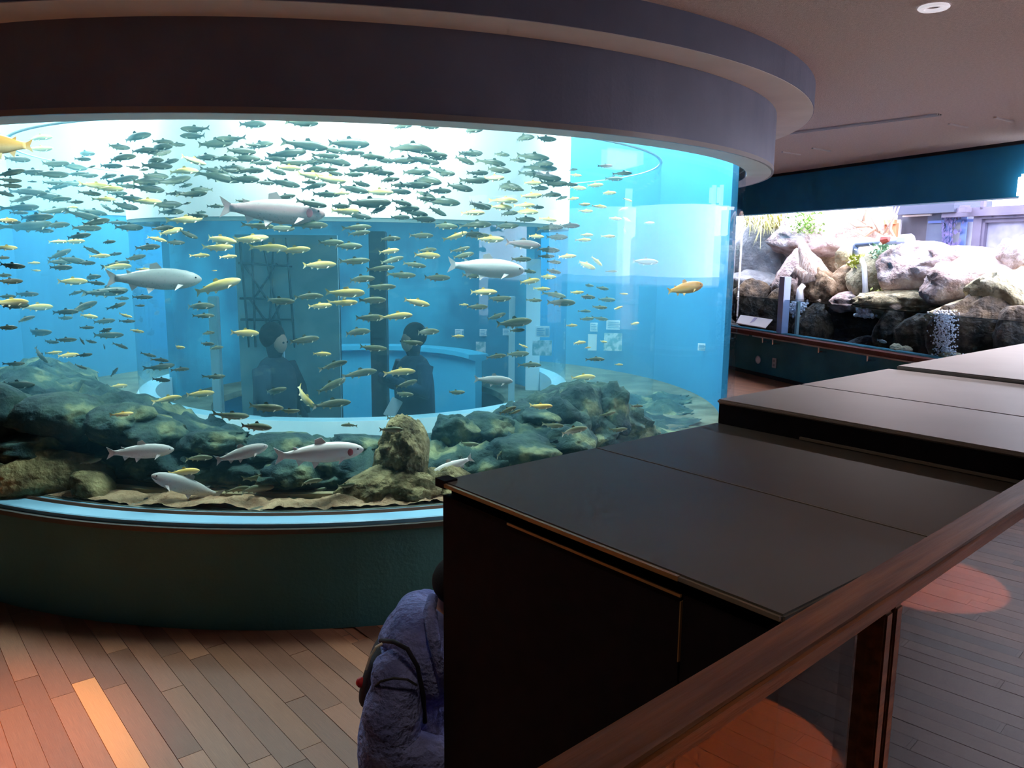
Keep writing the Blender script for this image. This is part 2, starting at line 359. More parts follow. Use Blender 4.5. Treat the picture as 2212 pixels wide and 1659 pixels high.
obj('canopy_edge_strip', lathe([(RC1 - .012, ZS - .004), (RC1 + .002, ZS - .004), (RC1 + .002, ZS + .022), (RC1 - .012, ZS + .022)], N_), mat('edge_strip', (.3, .28, .28), rough=.35), parent=tank)
obj('canopy_crown', lathe([(RC1 - .05, ZC), (RC2, ZC), (RC2, ZCEIL + .02), (RC1 - .05, ZCEIL + .02)], N_), M_can, parent=tank)
obj('crown_soffit', lathe([(RC1, ZC - .003), (RC2 - .004, ZC - .003), (RC2 - .004, ZC + .004), (RC1, ZC + .004)], N_), M_soffit, parent=tank)
obj('shaft', lathe([(RG - .01, ZS + .05), (RG + .06, ZS + .05), (RG + .06, 3.7), (RG - .01, 3.7)], N_), mat('shaft_pale', (.5, .68, .7), rough=.7), parent=tank)
obj('lid', lathe([(0.01, 3.6), (RG + .06, 3.6), (RG + .06, 3.7), (0.01, 3.7)], 64), mat('lid_white', (.8, .85, .85)), parent=tank)
M_tfloor = mat('tank_floor', (.05, .06, .035), (.14, .17, .12), scale=5, rough=.8, bump=.2, bscale=20)
obj('tank_floor', lathe([(1.2, ZG - .05), (RG - .046, ZG - .05), (RG - .046, ZG + .003), (1.2, ZG + .003)], 96), M_tfloor, parent=tank)
# blue far wall of the tank
ca = math.atan2(-TY, -TX)
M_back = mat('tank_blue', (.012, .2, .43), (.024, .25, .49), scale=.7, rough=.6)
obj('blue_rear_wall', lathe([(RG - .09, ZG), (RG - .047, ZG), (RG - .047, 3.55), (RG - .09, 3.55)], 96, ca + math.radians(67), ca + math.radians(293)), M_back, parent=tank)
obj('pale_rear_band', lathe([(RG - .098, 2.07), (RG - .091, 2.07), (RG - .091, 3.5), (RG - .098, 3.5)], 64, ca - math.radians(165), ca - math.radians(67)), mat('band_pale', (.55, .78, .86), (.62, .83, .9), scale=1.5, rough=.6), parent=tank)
# clear partition ring that holds the school
RBI = 2.41
obj('partition_ring', lathe([(RBI, ZG), (RBI, 2.43)], N_, loop=False), glass('partition', (.95, .985, .99), base=.015, gain=.22, power=3), parent=tank)
obj('partition_edge', lathe([(RBI - .016, 2.43), (RBI + .004, 2.43), (RBI + .004, 2.437), (RBI - .016, 2.437)], N_), mat('white_edge', (.9, .95, .95), rough=.3), parent=tank)
# inner drum: white upper band, clear lower window, pale blue foot
RA = 1.71
drum = empty('inner_drum', (TX, TY, 0), 'white drum with a clear window ring in the middle of the round tank', 'viewing drum')
obj('white_band', lathe([(RA - .04, 1.955), (RA, 1.955), (RA, 3.4), (RA - .04, 3.4)], N_), mat('band_white', (.86, .89, .88), (.9, .92, .9), scale=2, rough=.6), parent=drum)
obj('band_lower_trim', lathe([(RA - .06, 1.93), (RA - .002, 1.93), (RA - .002, 1.955), (RA - .06, 1.955)], N_), mat('trim_green', (.12, .2, .2)), parent=drum)
obj('clear_window', lathe([(RA - .006, .68), (RA - .006, 1.935)], N_, loop=False), glass('drum_glass', (.72, .9, .97), base=.05, gain=.5, power=3), parent=drum)
obj('foot', lathe([(RA - .12, ZG), (RA + .05, ZG), (RA + .05, .6), (RA, .69), (RA - .12, .69)], N_), mat('foot_blue', (.42, .66, .74), (.5, .72, .78), scale=3, rough=.5), parent=drum)
obj('inside_floor', lathe([(.01, -.004), (RA - .1, -.004), (RA - .1, .03), (.01, .03)], 64), mat('inside_floor', (.03, .2, .3)), parent=drum)
obj('inside_top', lathe([(.01, 2.2), (RA - .06, 2.2), (RA - .06, 2.26), (.01, 2.26)], 64), mat('inside_top', (.05, .1, .12)), parent=drum)
M_in = mat('inside_blue', (.02, .2, .34), (.05, .42, .62), scale=1.4, rough=.6, lo=.4, hi=.6)
obj('inside_rear_wall', lathe([(RA - .16, .03), (RA - .1, .03), (RA - .1, 2.2), (RA - .16, 2.2)], 64, ca + math.radians(100), ca + math.radians(260)), M_in, parent=drum)
obj('inside_curved_counter', lathe([(1.0, .03), (1.06, .03), (1.06, .8), (1.12, .82), (1.12, .86), (.94, .86), (.94, .82), (1.0, .8)], 48, ca + math.radians(100), ca + math.radians(200)), mat('counter_blue', (.08, .5, .72), rough=.4), parent=drum)
# dark posts, pale slats and a window reflection built as a lattice, inside the drum
M_post = mat('post_dark', (.015, .05, .07), (.02, .07, .09), scale=4, rough=.5)
M_slat = mat('slat_pale', (.72, .9, .97), rough=.4)
def stand(name, px, y0, y1, dist, wpx, m, label, cat, group=None):
    p, q = atd(px, y0, dist), atd(px, y1, dist); wv = wpx * dist / F
    o = obj(name, box(-wv / 2, wv / 2, -wv / 2, wv / 2, 0, p.z - .03, bevel=.006), m, label=label, cat=cat, group=group); o.location = (q.x, q.y, .03); return o
stand('inside_post', 823, 500, 900, 5.75, 34, M_post, 'thick dark post inside the drum between the two reflected people', 'post')
stand('inside_post', 735, 560, 900, 6.3, 12, M_post, 'thin dark post left of the thick post inside the drum', 'post')
stand('inside_post', 640, 560, 900, 6.3, 12, M_post, 'thin dark post beside the reflected lattice inside the drum', 'post')
stand('pale_slat', 472, 640, 860, 5.9, 18, M_slat, 'pale blue upright slat at the left inside the drum', 'slat')
stand('pale_slat', 1105, 640, 800, 6.6, 14, M_slat, 'pale blue upright slat right of the right reflected person inside the drum', 'slat')
stand('pale_slat', 1150, 560, 800, 7.2, 30, M_slat, 'broad pale blue slat near the right rim of the drum', 'slat')
stand('pale_slat', 612, 740, 840, 5.6, 10, M_slat, 'short pale blue slat beside the left reflected person inside the drum', 'slat')
lat = empty('lattice_reflection', atd(580, 880, 6.0), 'window reflection built as a pale screen and dark lattice inside the drum', 'screen')
base = atd(580, 880, 6.0); lat.location = (base.x, base.y, .03)
k6 = 6.0 / F
obj('backing', box(-60 * k6, 150 * k6, .05, .07, .0, 1.83), mat('screen_pale', (.36, .6, .66), (.55, .74, .76), scale=5), parent=lat)
for x0, z0, x1, z1 in ((-45, 1.48, -35, .7), (-20, 1.48, -22, .7), (25, 1.48, 5, .7), (0, 1.48, 40, .7), (50, 1.48, 60, .7), (-50, 1.3, 60, 1.28), (-50, 1.05, 60, 1.05), (-50, .9, 60, .9), (-40, 1.3, 5, 1.05), (30, 1.3, -20, 1.05), (-30, 1.05, 30, .75), (40, 1.05, -10, .75)):
    obj('lattice_bar', tube([(x0 * k6, 0, z0 + .33), (x1 * k6, 0, z1 + .33)], .009, 6), mat('lattice_dark', (.03, .1, .13)), parent=lat)
# information panels on the drum's far wall and on the blue wall
M_pan = mat('panel_white', (.75, .85, .9), rough=.5); M_txt = mat('panel_print', (.16, .4, .6)); M_pic = mat('panel_picture', (.2, .42, .5), (.7, .8, .82), scale=18, lo=.42, hi=.58)
def panel(x0, y0, x1, y1, rad, kind, label):
    cx_, cy_ = (x0 + x1) / 2, (y0 + y1) / 2
    d = ray(cx_, cy_); dx, dy = d.x, d.y
    A = dx * dx + dy * dy; B = -2 * (dx * TX + dy * TY); Cc = TX * TX + TY * TY - rad * rad
    disc = B * B - 4 * A * Cc
    if disc < 0: return
    t = (-B + math.sqrt(disc)) / (2 * A); p = EYE + d * t; dist = math.hypot(p.x, p.y); k = dist / F
    wv, hv = (x1 - x0) * k, (y1 - y0) * k
    o = empty('information_panel', p, label, 'panel', 'small information panels inside the round tank', rz=math.atan2(d.y, d.x) - math.pi / 2)
    sh_ = obj('sheet', box(-wv / 2, wv / 2, -.012, 0, -hv / 2, hv / 2), M_pic if kind == 'p' else M_pan, parent=o)
    if kind == 't':
        for i in range(4):
            zz = hv * (.3 - .2 * i); obj('text_line', box(-wv * .42, wv * (.05 + .1 * (i % 2)), -.015, -.012, zz - hv * .035, zz + hv * .035), M_txt, parent=sh_)
        obj('picture', box(wv * .22, wv * .44, -.015, -.012, -hv * .35, hv * .3), M_txt, parent=sh_)
PN = 'small white text panel on the drum rear wall '
for x0, y0, x1, y1, kd, lb in ((983, 711, 1004, 726, 't', 'left of the others'), (1036, 711, 1056, 726, 't', 'second from the left'), (1086, 710, 1106, 724, 't', 'third from the left'), (1157, 704, 1187, 728, 't', 'with wide text lines'), (1206, 702, 1231, 724, 't', 'near the drum edge')):
    panel(x0, y0, x1, y1, RA - .17, kd, PN + lb)
for x0, y0, x1, y1, lb in ((1028, 738, 1058, 768, 'left one'), (1150, 735, 1192, 768, 'middle one'), (1200, 730, 1238, 772, 'right one, tallest'), (1186, 814, 1210, 836, 'lowest one')):
    panel(x0, y0, x1, y1, RA - .17, 'p', 'mottled picture panel below the text panels in the drum, ' + lb)
for x0, y0, x1, y1, kd, lb in ((1275, 697, 1296, 716, 't', 'small text panel on the blue wall right of the drum'), (1310, 692, 1358, 712, 't', 'wide text panel on the blue wall right of the drum'), (1270, 722, 1297, 757, 'w', 'blank pale panel on the blue wall right of the drum'), (1305, 720, 1372, 758, 'p', 'wide mottled picture panel on the blue wall right of the drum'), (1508, 742, 1532, 757, 't', 'lone text panel on the blue wall by the right rim')):
    panel(x0, y0, x1, y1, RG - .1, kd, lb)
# the water itself: a faintly cloudy blue body
def water_mat():
    m = bpy.data.materials.new('tank_water'); m.use_nodes = True; N = m.node_tree.nodes; L = m.node_tree.links; N.clear()
    o = N.new('ShaderNodeOutputMaterial'); s = N.new('ShaderNodeVolumeScatter'); s.inputs['Color'].default_value = (.22, .72, 1, 1); s.inputs['Density'].default_value = .11
    a = N.new('ShaderNodeVolumeAbsorption'); a.inputs['Color'].default_value = (.3, .84, 1, 1); a.inputs['Density'].default_value = .16
    ad = N.new('ShaderNodeAddShader'); L.new(s.outputs[0], ad.inputs[0]); L.new(a.outputs[0], ad.inputs[1]); L.new(ad.outputs[0], o.inputs['Volume']); return m
obj('water', lathe([(RA + .003, ZG + .004), (RG - .047, ZG + .004), (RG - .047, 3.5), (RA + .003, 3.5)], 96), water_mat(), parent=tank)
# ------------------------------------------------------------------ rocks in the tank
M_rk = mat('reef_rock', (.006, .034, .04), (.24, .29, .14), scale=5, rough=.9, bump=1, bscale=14, third=(.03, .075, .06), lo=.4, hi=.72, detail=9)
M_rk2 = mat('front_rock', (.05, .045, .018), (.36, .33, .16), scale=9, rough=.9, bump=1, bscale=24, third=(.18, .165, .075), lo=.3, hi=.7, detail=9)
M_sand = mat('brown_silt', (.2, .13, .07), (.4, .3, .17), scale=9, rough=.9, bump=.8, bscale=30)
G = 'boulders of the reef ledge at the foot of the drum'
def reef_ledge():
    bm = bmesh.new(); n, m = 260, 26; rows = []
    for i in range(n + 1):
        f = -1.45 + 2.9 * i / n; a = ca + f                        # f < 0: left of the middle as seen
        h = (.13 + .22 * min(1, max(0, (-f - .2) / .45)) + .2 * min(1, max(0, (f - .22) / .3))) * (1 - min(1, max(0, (f - .66) / .16)) * .97)
        row = []
        for j in range(m + 1):
            u = j / m
            if u < .45: r, z = 2.56 + .1 * math.sin(u / .45 * 3.1), ZG - .02 + h * (u / .45)
            else: r, z = 2.58 - (u - .45) / .55 * .6, ZG - .02 + h * (1 + .12 * math.sin((u - .45) * 5)) - (u - .45) ** 2 * .25
            p = Vector((r * math.cos(a), r * math.sin(a), z)) * 3.2
            k = .09 * noise.noise(p) + .06 * (1 - 2 * abs(noise.noise(p * 2.3))) + .035 * (1 - 2 * abs(noise.noise(p * 5))) + .018 * noise.noise(p * 11)
            if j == 0: k = 0
            r2 = r + k * (1.2 if u < .5 else .3); z2 = z + k * (.4 if u < .5 else .9)
            row.append(bm.verts.new((TX + r2 * math.cos(a), TY + r2 * math.sin(a), max(z2, ZG - .02))))
        rows.append(row)
    for A, B in zip(rows, rows[1:]):
        for j in range(m): bm.faces.new((A[j], B[j], B[j + 1], A[j + 1]))
    bmesh.ops.recalc_face_normals(bm, faces=bm.faces)
    return obj('reef_ledge', bm, M_rk, smooth=True, label='long craggy dark green rock ledge around the foot of the drum', cat='rock ledge')
reef_ledge()
reef = [(30, 905, 4.75, 150, 90, .2), (140, 900, 4.75, 150, 80, .2), (250, 915, 4.65, 130, 70, .18), (340, 930, 4.55, 120, 60, .16), (455, 955, 4.4, 130, 50, .15), (610, 965, 4.35, 150, 46, .15), (780, 962, 4.38, 130, 46, .15),
        (985, 935, 4.5, 90, 70, .16), (1060, 930, 4.55, 130, 80, .18), (1160, 915, 4.65, 130, 80, .18), (1255, 890, 4.8, 120, 90, .2), (1312, 890, 4.95, 80, 100, .18), (1120, 985, 4.3, 150, 70, .16), (1230, 960, 4.5, 130, 80, .16), (640, 1020, 4.12, 110, 50, .1), (70, 970, 4.4, 130, 60, .15)]
desc = ['far left end', 'second from the far left', 'third from the far left', 'where the left ledge dips', 'left of the white trout', 'behind the white trout', 'left of the standing rock', 'square one right of the standing rock', 'middle of the right ledge', 'right part of the ledge', 'high one near the right end', 'outermost at the right end', 'low front of the right ledge', 'low one near the right end', 'small one by the floor under the white trout', 'lowest at the far left']
for i, (x, y, d_, w_, h_, dp) in enumerate(reef):
    rock(x, y, d_, w_, h_, dp, 100 + i, M_rk, 'mossy reef boulder, ' + desc[i], G, name='reef_boulder', sub=4, rough=.42)
rock(886, 980, 4.05, 108, 128, .12, 5, M_rk2, 'upright olive rock balanced on top of the front rock pile', name='standing_rock', sub=5, rough=.3)
rock(838, 1000, 4.1, 55, 90, .1, 15, M_rk2, 'narrow olive rock leaning left of the upright rock', name='leaning_rock', sub=4)
rock(812, 1058, 4.0, 150, 98, .15, 6, M_rk2, 'rounded olive rock at the left foot of the front pile', name='pile_rock', sub=5)
rock(882, 1064, 3.93, 140, 90, .12, 7, M_rk2, 'knobbly olive rock in the middle foot of the front pile', name='pile_rock', sub=5)
rock(955, 1068, 3.98, 130, 100, .14, 8, M_rk2, 'olive rock at the right foot of the front pile behind the black box', name='pile_rock', sub=5)
rock(132, 1030, 4.15, 200, 84, .14, 9, M_rk2, 'long tan rock lying on the floor at the left', name='lying_rock', sub=4)
rock(198, 1056, 4.0, 70, 72, .1, 10, M_rk2, 'stubby tan end rock in front of the long lying rock', name='lying_rock', sub=4)
bm = bmesh.new(); rows = []
for i in range(161):
    f = -.62 + 1.02 * i / 160; a = ca + f; env = max(0, 1 - abs((f + .11) / .51) ** 3); row = []
    for j in range(11):
        u = j / 10; r = 2.955 - .22 * u; p = Vector((r * math.cos(a), r * math.sin(a), 0)) * 6
        z = ZG + .002 + env * max(0, .028 + .05 * noise.noise(p) + .02 * noise.noise(p * 4) + .008 * noise.noise(p * 11)) * math.sin(math.pi * min(1, .25 + u * .75))
        row.append(bm.verts.new((TX + r * math.cos(a), TY + r * math.sin(a), z)))
    rows.append(row)
for A, B in zip(rows, rows[1:]):
    for j in range(10): bm.faces.new((A[j], B[j], B[j + 1], A[j + 1]))
bmesh.ops.recalc_face_normals(bm, faces=bm.faces)
obj('silt_bank', bm, M_sand, smooth=True, label='low uneven bank of brown silt along the front glass', cat='silt', kind='stuff')
obj('floor_kerb', lathe([(2.74, ZG), (2.78, ZG), (2.78, ZG + .03), (2.74, ZG + .03)], 96, ca - .95, ca + .7), mat('kerb_olive', (.2, .19, .1), (.3, .28, .16), scale=6), parent=tank)
obj('floor_kerb', lathe([(2.62, ZG), (2.65, ZG), (2.65, ZG + .03), (2.62, ZG + .03)], 96, ca - .95, ca + .7), MATS['kerb_olive'], parent=tank)
# ------------------------------------------------------------------ fish
def fish_mat(name, back, side, belly, spot, vary=.25, spots=.55):
    m, nt, N, L, P = nodes(name)
    tc = N.new('ShaderNodeTexCoord'); sp = N.new('ShaderNodeSeparateXYZ'); L.new(tc.outputs['Generated'], sp.inputs[0])
    r = N.new('ShaderNodeValToRGB'); L.new(sp.outputs[2], r.inputs[0]); e = r.color_ramp.elements
    e[0].position = .36; e[0].color = (*belly, 1); e[1].position = .64; e[1].color = (*back, 1); t = e.new(.5); t.color = (*side, 1)
    v = N.new('ShaderNodeTexVoronoi'); v.inputs['Scale'].default_value = 26; L.new(tc.outputs['Object'], v.inputs['Vector'])
    lt = N.new('ShaderNodeMath'); lt.operation = 'LESS_THAN'; lt.inputs[1].default_value = .22; L.new(v.outputs['Distance'], lt.inputs[0])
    ml = N.new('ShaderNodeMath'); ml.operation = 'MULTIPLY'; ml.inputs[1].default_value = spots; L.new(lt.outputs[0], ml.inputs[0])
    mx = N.new('ShaderNodeMix'); mx.data_type = 'RGBA'; L.new(ml.outputs[0], mx.inputs[0]); L.new(r.outputs[0], mx.inputs[6]); mx.inputs[7].default_value = (*spot, 1)
    oi = N.new('ShaderNodeObjectInfo'); mr = N.new('ShaderNodeMapRange'); mr.inputs[3].default_value = 1 - vary; mr.inputs[4].default_value = 1 + vary; L.new(oi.outputs['Random'], mr.inputs[0])
    m2 = N.new('ShaderNodeMix'); m2.data_type = 'RGBA'; m2.blend_type = 'MULTIPLY'; m2.inputs[0].default_value = 1; L.new(mx.outputs[2], m2.inputs[6]); L.new(mr.outputs[0], m2.inputs[7])
    L.new(m2.outputs[2], P.inputs['Base Color']); P.inputs['Roughness'].default_value = .4; P.inputs['Specular IOR Level'].default_value = .3
    return m
FM = {'d': fish_mat('trout_dark', (.035, .05, .03), (.07, .085, .05), (.16, .18, .12), (.02, .03, .02)),
      'g': fish_mat('trout_olive', (.1, .13, .07), (.17, .2, .12), (.34, .36, .26), (.05, .07, .04)),
      'y': fish_mat('trout_golden', (.78, .6, .16), (.88, .72, .3), (.92, .84, .55), (.6, .42, .1), .12, .25),
      's': fish_mat('trout_silver', (.36, .4, .38), (.55, .57, .55), (.75, .75, .72), (.2, .22, .2), .1, .35),
      'w': fish_mat('trout_white', (.72, .74, .7), (.85, .86, .84), (.92, .9, .88), (.7, .7, .66), .04, .15),
      'p': fish_mat('trout_pink', (.3, .26, .24), (.42, .27, .27), (.6, .5, .47), (.16, .13, .12), .05, .4),
      'o': fish_mat('carp_orange', (.8, .38, .08), (.9, .5, .14), (.95, .7, .35), (.7, .3, .05), .05, .2)}
def fish_bm(bend=0.0, deep=1.0, rings=12, seg=10):
    """trout, 1 m long, nose at +x, back +z; one closed body with its fins"""
    bm = bmesh.new()
    prof = [(.5, .012, .01), (.47, .04, .03), (.42, .066, .048), (.34, .09, .06), (.22, .108, .066), (.08, .112, .066), (-.06, .1, .06), (-.18, .078, .046), (-.28, .052, .03), (-.35, .038, .02), (-.4, .036, .014)]
    def cv(x): return Vector((0, bend * (max(0, .15 - x)) ** 2 * 2.2, 0))
    rows = []
    for x, h, w_ in prof:
        rows.append([bm.verts.new(Vector((x, w_ * math.sin(a), h * deep * math.cos(a) * (1 if math.cos(a) > 0 else 1.05))) + cv(x)) for a in (math.tau * k / seg for k in range(seg))])
    for A, B in zip(rows, rows[1:]):
        for j in range(seg): bm.faces.new((A[j], B[j], B[(j + 1) % seg], A[(j + 1) % seg]))
    bm.faces.new(rows[0]); bm.faces.new(rows[-1][::-1])
    def fin(pts, th=.004, y=0):
        a = [bm.verts.new(Vector((x, y + th + dy, z)) + cv(x)) for x, z, dy in pts]; b = [bm.verts.new(Vector((x, y - th + dy, z)) + cv(x)) for x, z, dy in pts]
        n = len(pts); bm.faces.new(a); bm.faces.new(b[::-1])
        for i in range(n): bm.faces.new((a[i], b[i], b[(i + 1) % n], a[(i + 1) % n]))
    D = deep
    fin([(-.38, .03, 0), (-.5, .105, 0), (-.475, .04, 0), (-.455, 0, 0), (-.475, -.045, 0), (-.5, -.105, 0), (-.38, -.03, 0)])
    fin([(.09, .1 * D, 0), (.03, .172 * D, 0), (-.045, .15 * D, 0), (-.05, .095 * D, 0)])
    fin([(-.22, .06 * D, 0), (-.29, .09 * D, 0), (-.28, .05 * D, 0)])
    fin([(-.16, -.07 * D, 0), (-.24, -.13 * D, 0), (-.27, -.055 * D, 0)])
    for s in (-1, 1):
        fin([(-.0, -.1 * D, 0), (-.07, -.155 * D, s * .03), (-.09, -.09 * D, 0)], y=s * .025)
        fin([(.3, -.06 * D, 0), (.2, -.12 * D, s * .05), (.24, -.05 * D, 0)], y=s * .05)
    bmesh.ops.recalc_face_normals(bm, faces=bm.faces); return bm
FMESH = {}
def fmesh(kind, v):
    if (kind, v) not in FMESH:
        me = bpy.data.meshes.new('trout'); bm = fish_bm((-.5, 0, .5, .9)[v], 1.45 if kind == 'o' else (1.0, 1.08, .95, 1.02)[v]); bm.to_mesh(me); bm.free()
        for p in me.polygons: p.use_smooth = p.index < 102
        me.materials.append(FM[kind]); FMESH[kind, v] = me
    return FMESH[kind, v]
rf = random.Random(11)
def place_fish(px, py, L, ang=0, left=False, kind='d', depth=None, label='', group=None, name='trout', yaw=None, v=None):
    d = ray(px, py); o_ = cyl_hit(d, RG - .06); b_ = cyl_hit(d, RBI - .04); a_ = cyl_hit(d, RA + .05)
    if o_ is None: return None
    t0, t1 = (b_ if b_ else o_); t0 += .12; t1 -= .2
    if a_: t1 = min(t1, a_[0] - .1)
    t1 = min(t1, t0 + 1.5)
    if py > 875: t0 = o_[0] + .1; t1 = t0 + .28
    u = rf.random() if depth is None else depth
    t = t0 + max(0, t1 - t0) * u
    p = EYE + d * t; k = (p - EYE).length / F
    yaw = rf.uniform(-22, 22) if yaw is None else yaw
    hz = math.atan2(d.y, d.x) - math.pi / 2 + (math.pi if left else 0) + math.radians(yaw)
    o = bpy.data.objects.new(name, fmesh(kind, rf.randrange(4) if v is None else v)); C.objects.link(o)
    s = L * k / max(.5, math.cos(math.radians(yaw)))
    o.location = p; o.rotation_euler = (rf.uniform(-.1, .1), -math.radians(ang), hz); o.scale = (s, s, s)
    tag(o, label, 'fish', group)
    return o
def zone(px, py, colour, L=40, a=0, left=False):
    h = lambda x, x0, x1, n: n[min(len(n) - 1, max(0, int((x - x0) / (x1 - x0) * len(n))))]
    if py < 475:
        if px < 440: z = 'pale upper left water'; q = h(px, 0, 440, ('far left', 'middle', 'right')) + ' ' + h(py, 270, 475, ('top', 'middle', 'foot'))
        elif px < 1250: z = 'white drum band'; q = h(px, 440, 1250, ('left end', 'left half', 'centre', 'right half', 'right end')) + ' ' + h(py, 260, 475, ('top', 'upper', 'lower', 'foot'))
        else: z = 'blue strip right of the band'; q = h(py, 300, 475, ('top', 'middle', 'foot'))
    elif px < 400 and py < 860: z = 'open blue water at left'; q = h(px, 0, 400, ('far left', 'middle', 'right')) + ' ' + h(py, 475, 860, ('top', 'upper', 'lower', 'foot'))
    elif py > 860: z = 'rock ledge'; q = h(px, 0, 1350, ('far left', 'left', 'centre', 'right', 'far right'))
    elif px > 1250: z = 'blue water right of the drum'; q = h(py, 475, 860, ('top', 'upper', 'lower', 'foot'))
    else: z = 'dark drum window'; q = h(px, 400, 1250, ('left end', 'left half', 'centre', 'right half', 'right end')) + ' ' + h(py, 475, 860, ('top', 'upper', 'lower', 'foot'))
    sz = 'tiny' if L < 30 else 'small' if L < 50 else 'sizeable'
    ps = 'turned left' if left else 'nosing up' if a > 9 else 'nosing down' if a < -9 else 'swimming level'
    return '%s %s trout %s before the %s, %s' % (sz, colour, ps, z, q), '%s trout before the %s' % (colour, z)
LEFT = 'L'
def batch(ox, oy, sc_, kind, rows):
    col = {'d': 'dark olive', 'y': 'golden yellow', 'g': 'grey-green'}[kind]
    for r_ in rows:
        x, y, L = r_[:3]; a_ = r_[3] if len(r_) > 3 else 0; lf = len(r_) > 4
        px, py = ox + x / sc_, oy + y / sc_; kd = kind
        if kind == 'd' and (py > 560 and px > 400 or py > 860): kd = 'g'
        lb, gp = zone(px, py, {'d': 'dark olive', 'y': 'golden yellow', 'g': 'grey-green'}[kd], L / sc_, a_, lf)
        dep = None
        if kind == 'y': dep = rf.uniform(0, .6)
        place_fish(px, py, L / sc_, a_, lf, kd, dep, lb, gp, {'d': 'dark_trout', 'y': 'golden_trout', 'g': 'grey_trout'}[kd])
s1, s2 = 3.95, 3.253
batch(0, 220, s1, 'd', [(1660, 235, 200, 0, 1), (1150, 295, 230, 10), (1660, 290, 210, 0, 1), (1005, 385, 170), (1390, 340, 150), (1510, 365, 120), (1350, 380, 200), (1840, 355, 260, 5), (1960, 320, 200, 0, 1), (2160, 370, 120), (1220, 410, 200), (1330, 430, 180), (1380, 440, 150, 20), (720, 440, 140), (705, 487, 110), (1030, 472, 210, 5), (150, 487, 160), (1300, 495, 160), (1340, 545, 220), (1440, 510, 150, 15), (940, 545, 170), (620, 555, 190, -5), (460, 530, 200, 8), (780, 555, 60, 20), (1140, 560, 90), (1225, 580, 70, 10), (90, 605, 180, 15), (280, 600, 180), (440, 615, 220), (660, 615, 130, 5), (750, 630, 140, 5), (910, 635, 140, 10), (1050, 660, 220, 12), (1330, 632, 180), (1250, 680, 260, 8), (1490, 675, 240, 15), (90, 670, 140), (90, 715, 140), (275, 680, 60), (450, 690, 130), (520, 715, 180, 20), (640, 700, 150, -5), (1090, 720, 140), (1270, 740, 220, -5), (1580, 715, 110, 15), (1720, 745, 160, -5, 1), (1500, 780, 130), (1650, 785, 200, 5), (1840, 585, 190, -10), (1990, 560, 190, -5), (1990, 590, 180), (2150, 585, 180), (1880, 640, 300, -8), (2090, 660, 220), (1750, 470, 200, -3), (1920, 480, 200, -3), (2060, 420, 220), (2080, 480, 250), (770, 780, 150, -5), (1000, 780, 140), (40, 780, 120, -15), (250, 765, 220, -5), (400, 800, 230, -8), (190, 830, 150, 20), (500, 828, 170, 3), (650, 855, 100, 3), (1120, 825, 200, -8), (895, 895, 110, -30), (1060, 890, 200, -8), (995, 930, 110), (1410, 878, 240, 4), (1450, 935, 200), (200, 900, 200, 5), (160, 945, 120), (470, 930, 190, 12), (800, 940, 180, -8), (90, 1025, 130), (310, 985, 220, 5), (740, 975, 220, -15), (820, 1025, 190, 12), (260, 1060, 280, 10), (480, 1050, 180, 5), (740, 1075, 200), (1000, 1030, 140), (1100, 1070, 200), (1840, 890, 130), (2070, 845, 110), (1600, 865, 60, 20), (1720, 940, 70), (1690, 970, 150), (380, 1100, 120), (670, 1145, 170, 10), (1390, 1075, 160, 5), (1600, 1130, 160, -20), (920, 1195, 110, 5), (780, 1265, 130, -25), (980, 1300, 100, 10), (1490, 1200, 150), (1260, 1240, 180, 5), (510, 1300, 170, 25), (510, 1365, 160), (620, 1350, 180, -10), (740, 1375, 120), (520, 1412, 150), (100, 1400, 170, -3), (20, 1330, 90), (1150, 1330, 160, 12), (1000, 1385, 180, 10), (30, 1480, 100), (770, 1495, 150, 5), (820, 1545, 120, -8), (920, 1620, 280, 5)])
batch(0, 220, s1, 'y', [(350, 402, 150, 5), (1570, 585, 210), (1650, 500, 190, -15), (940, 740, 190), (820, 715, 190, -3), (905, 830, 140), (1260, 850, 200), (620, 900, 70), (1590, 1005, 240, 5), (1460, 1105, 180, 15), (1340, 1170, 140, -15), (630, 1190, 150, 3), (500, 1192, 120), (860, 1315, 130, 3), (1000, 1405, 200, 2), (1715, 1310, 130), (1950, 1320, 130, 3), (1870, 1175, 260, -8), (1860, 1245, 230, 5), (60, 1245, 130), (60, 1010, 130), (290, 1375, 80), (310, 1440, 60), (1830, 1440, 40), (1230, 1430, 110), (2120, 1180, 180, 5), (340, 300, 160, 3), (1850, 1570, 380, 15)])
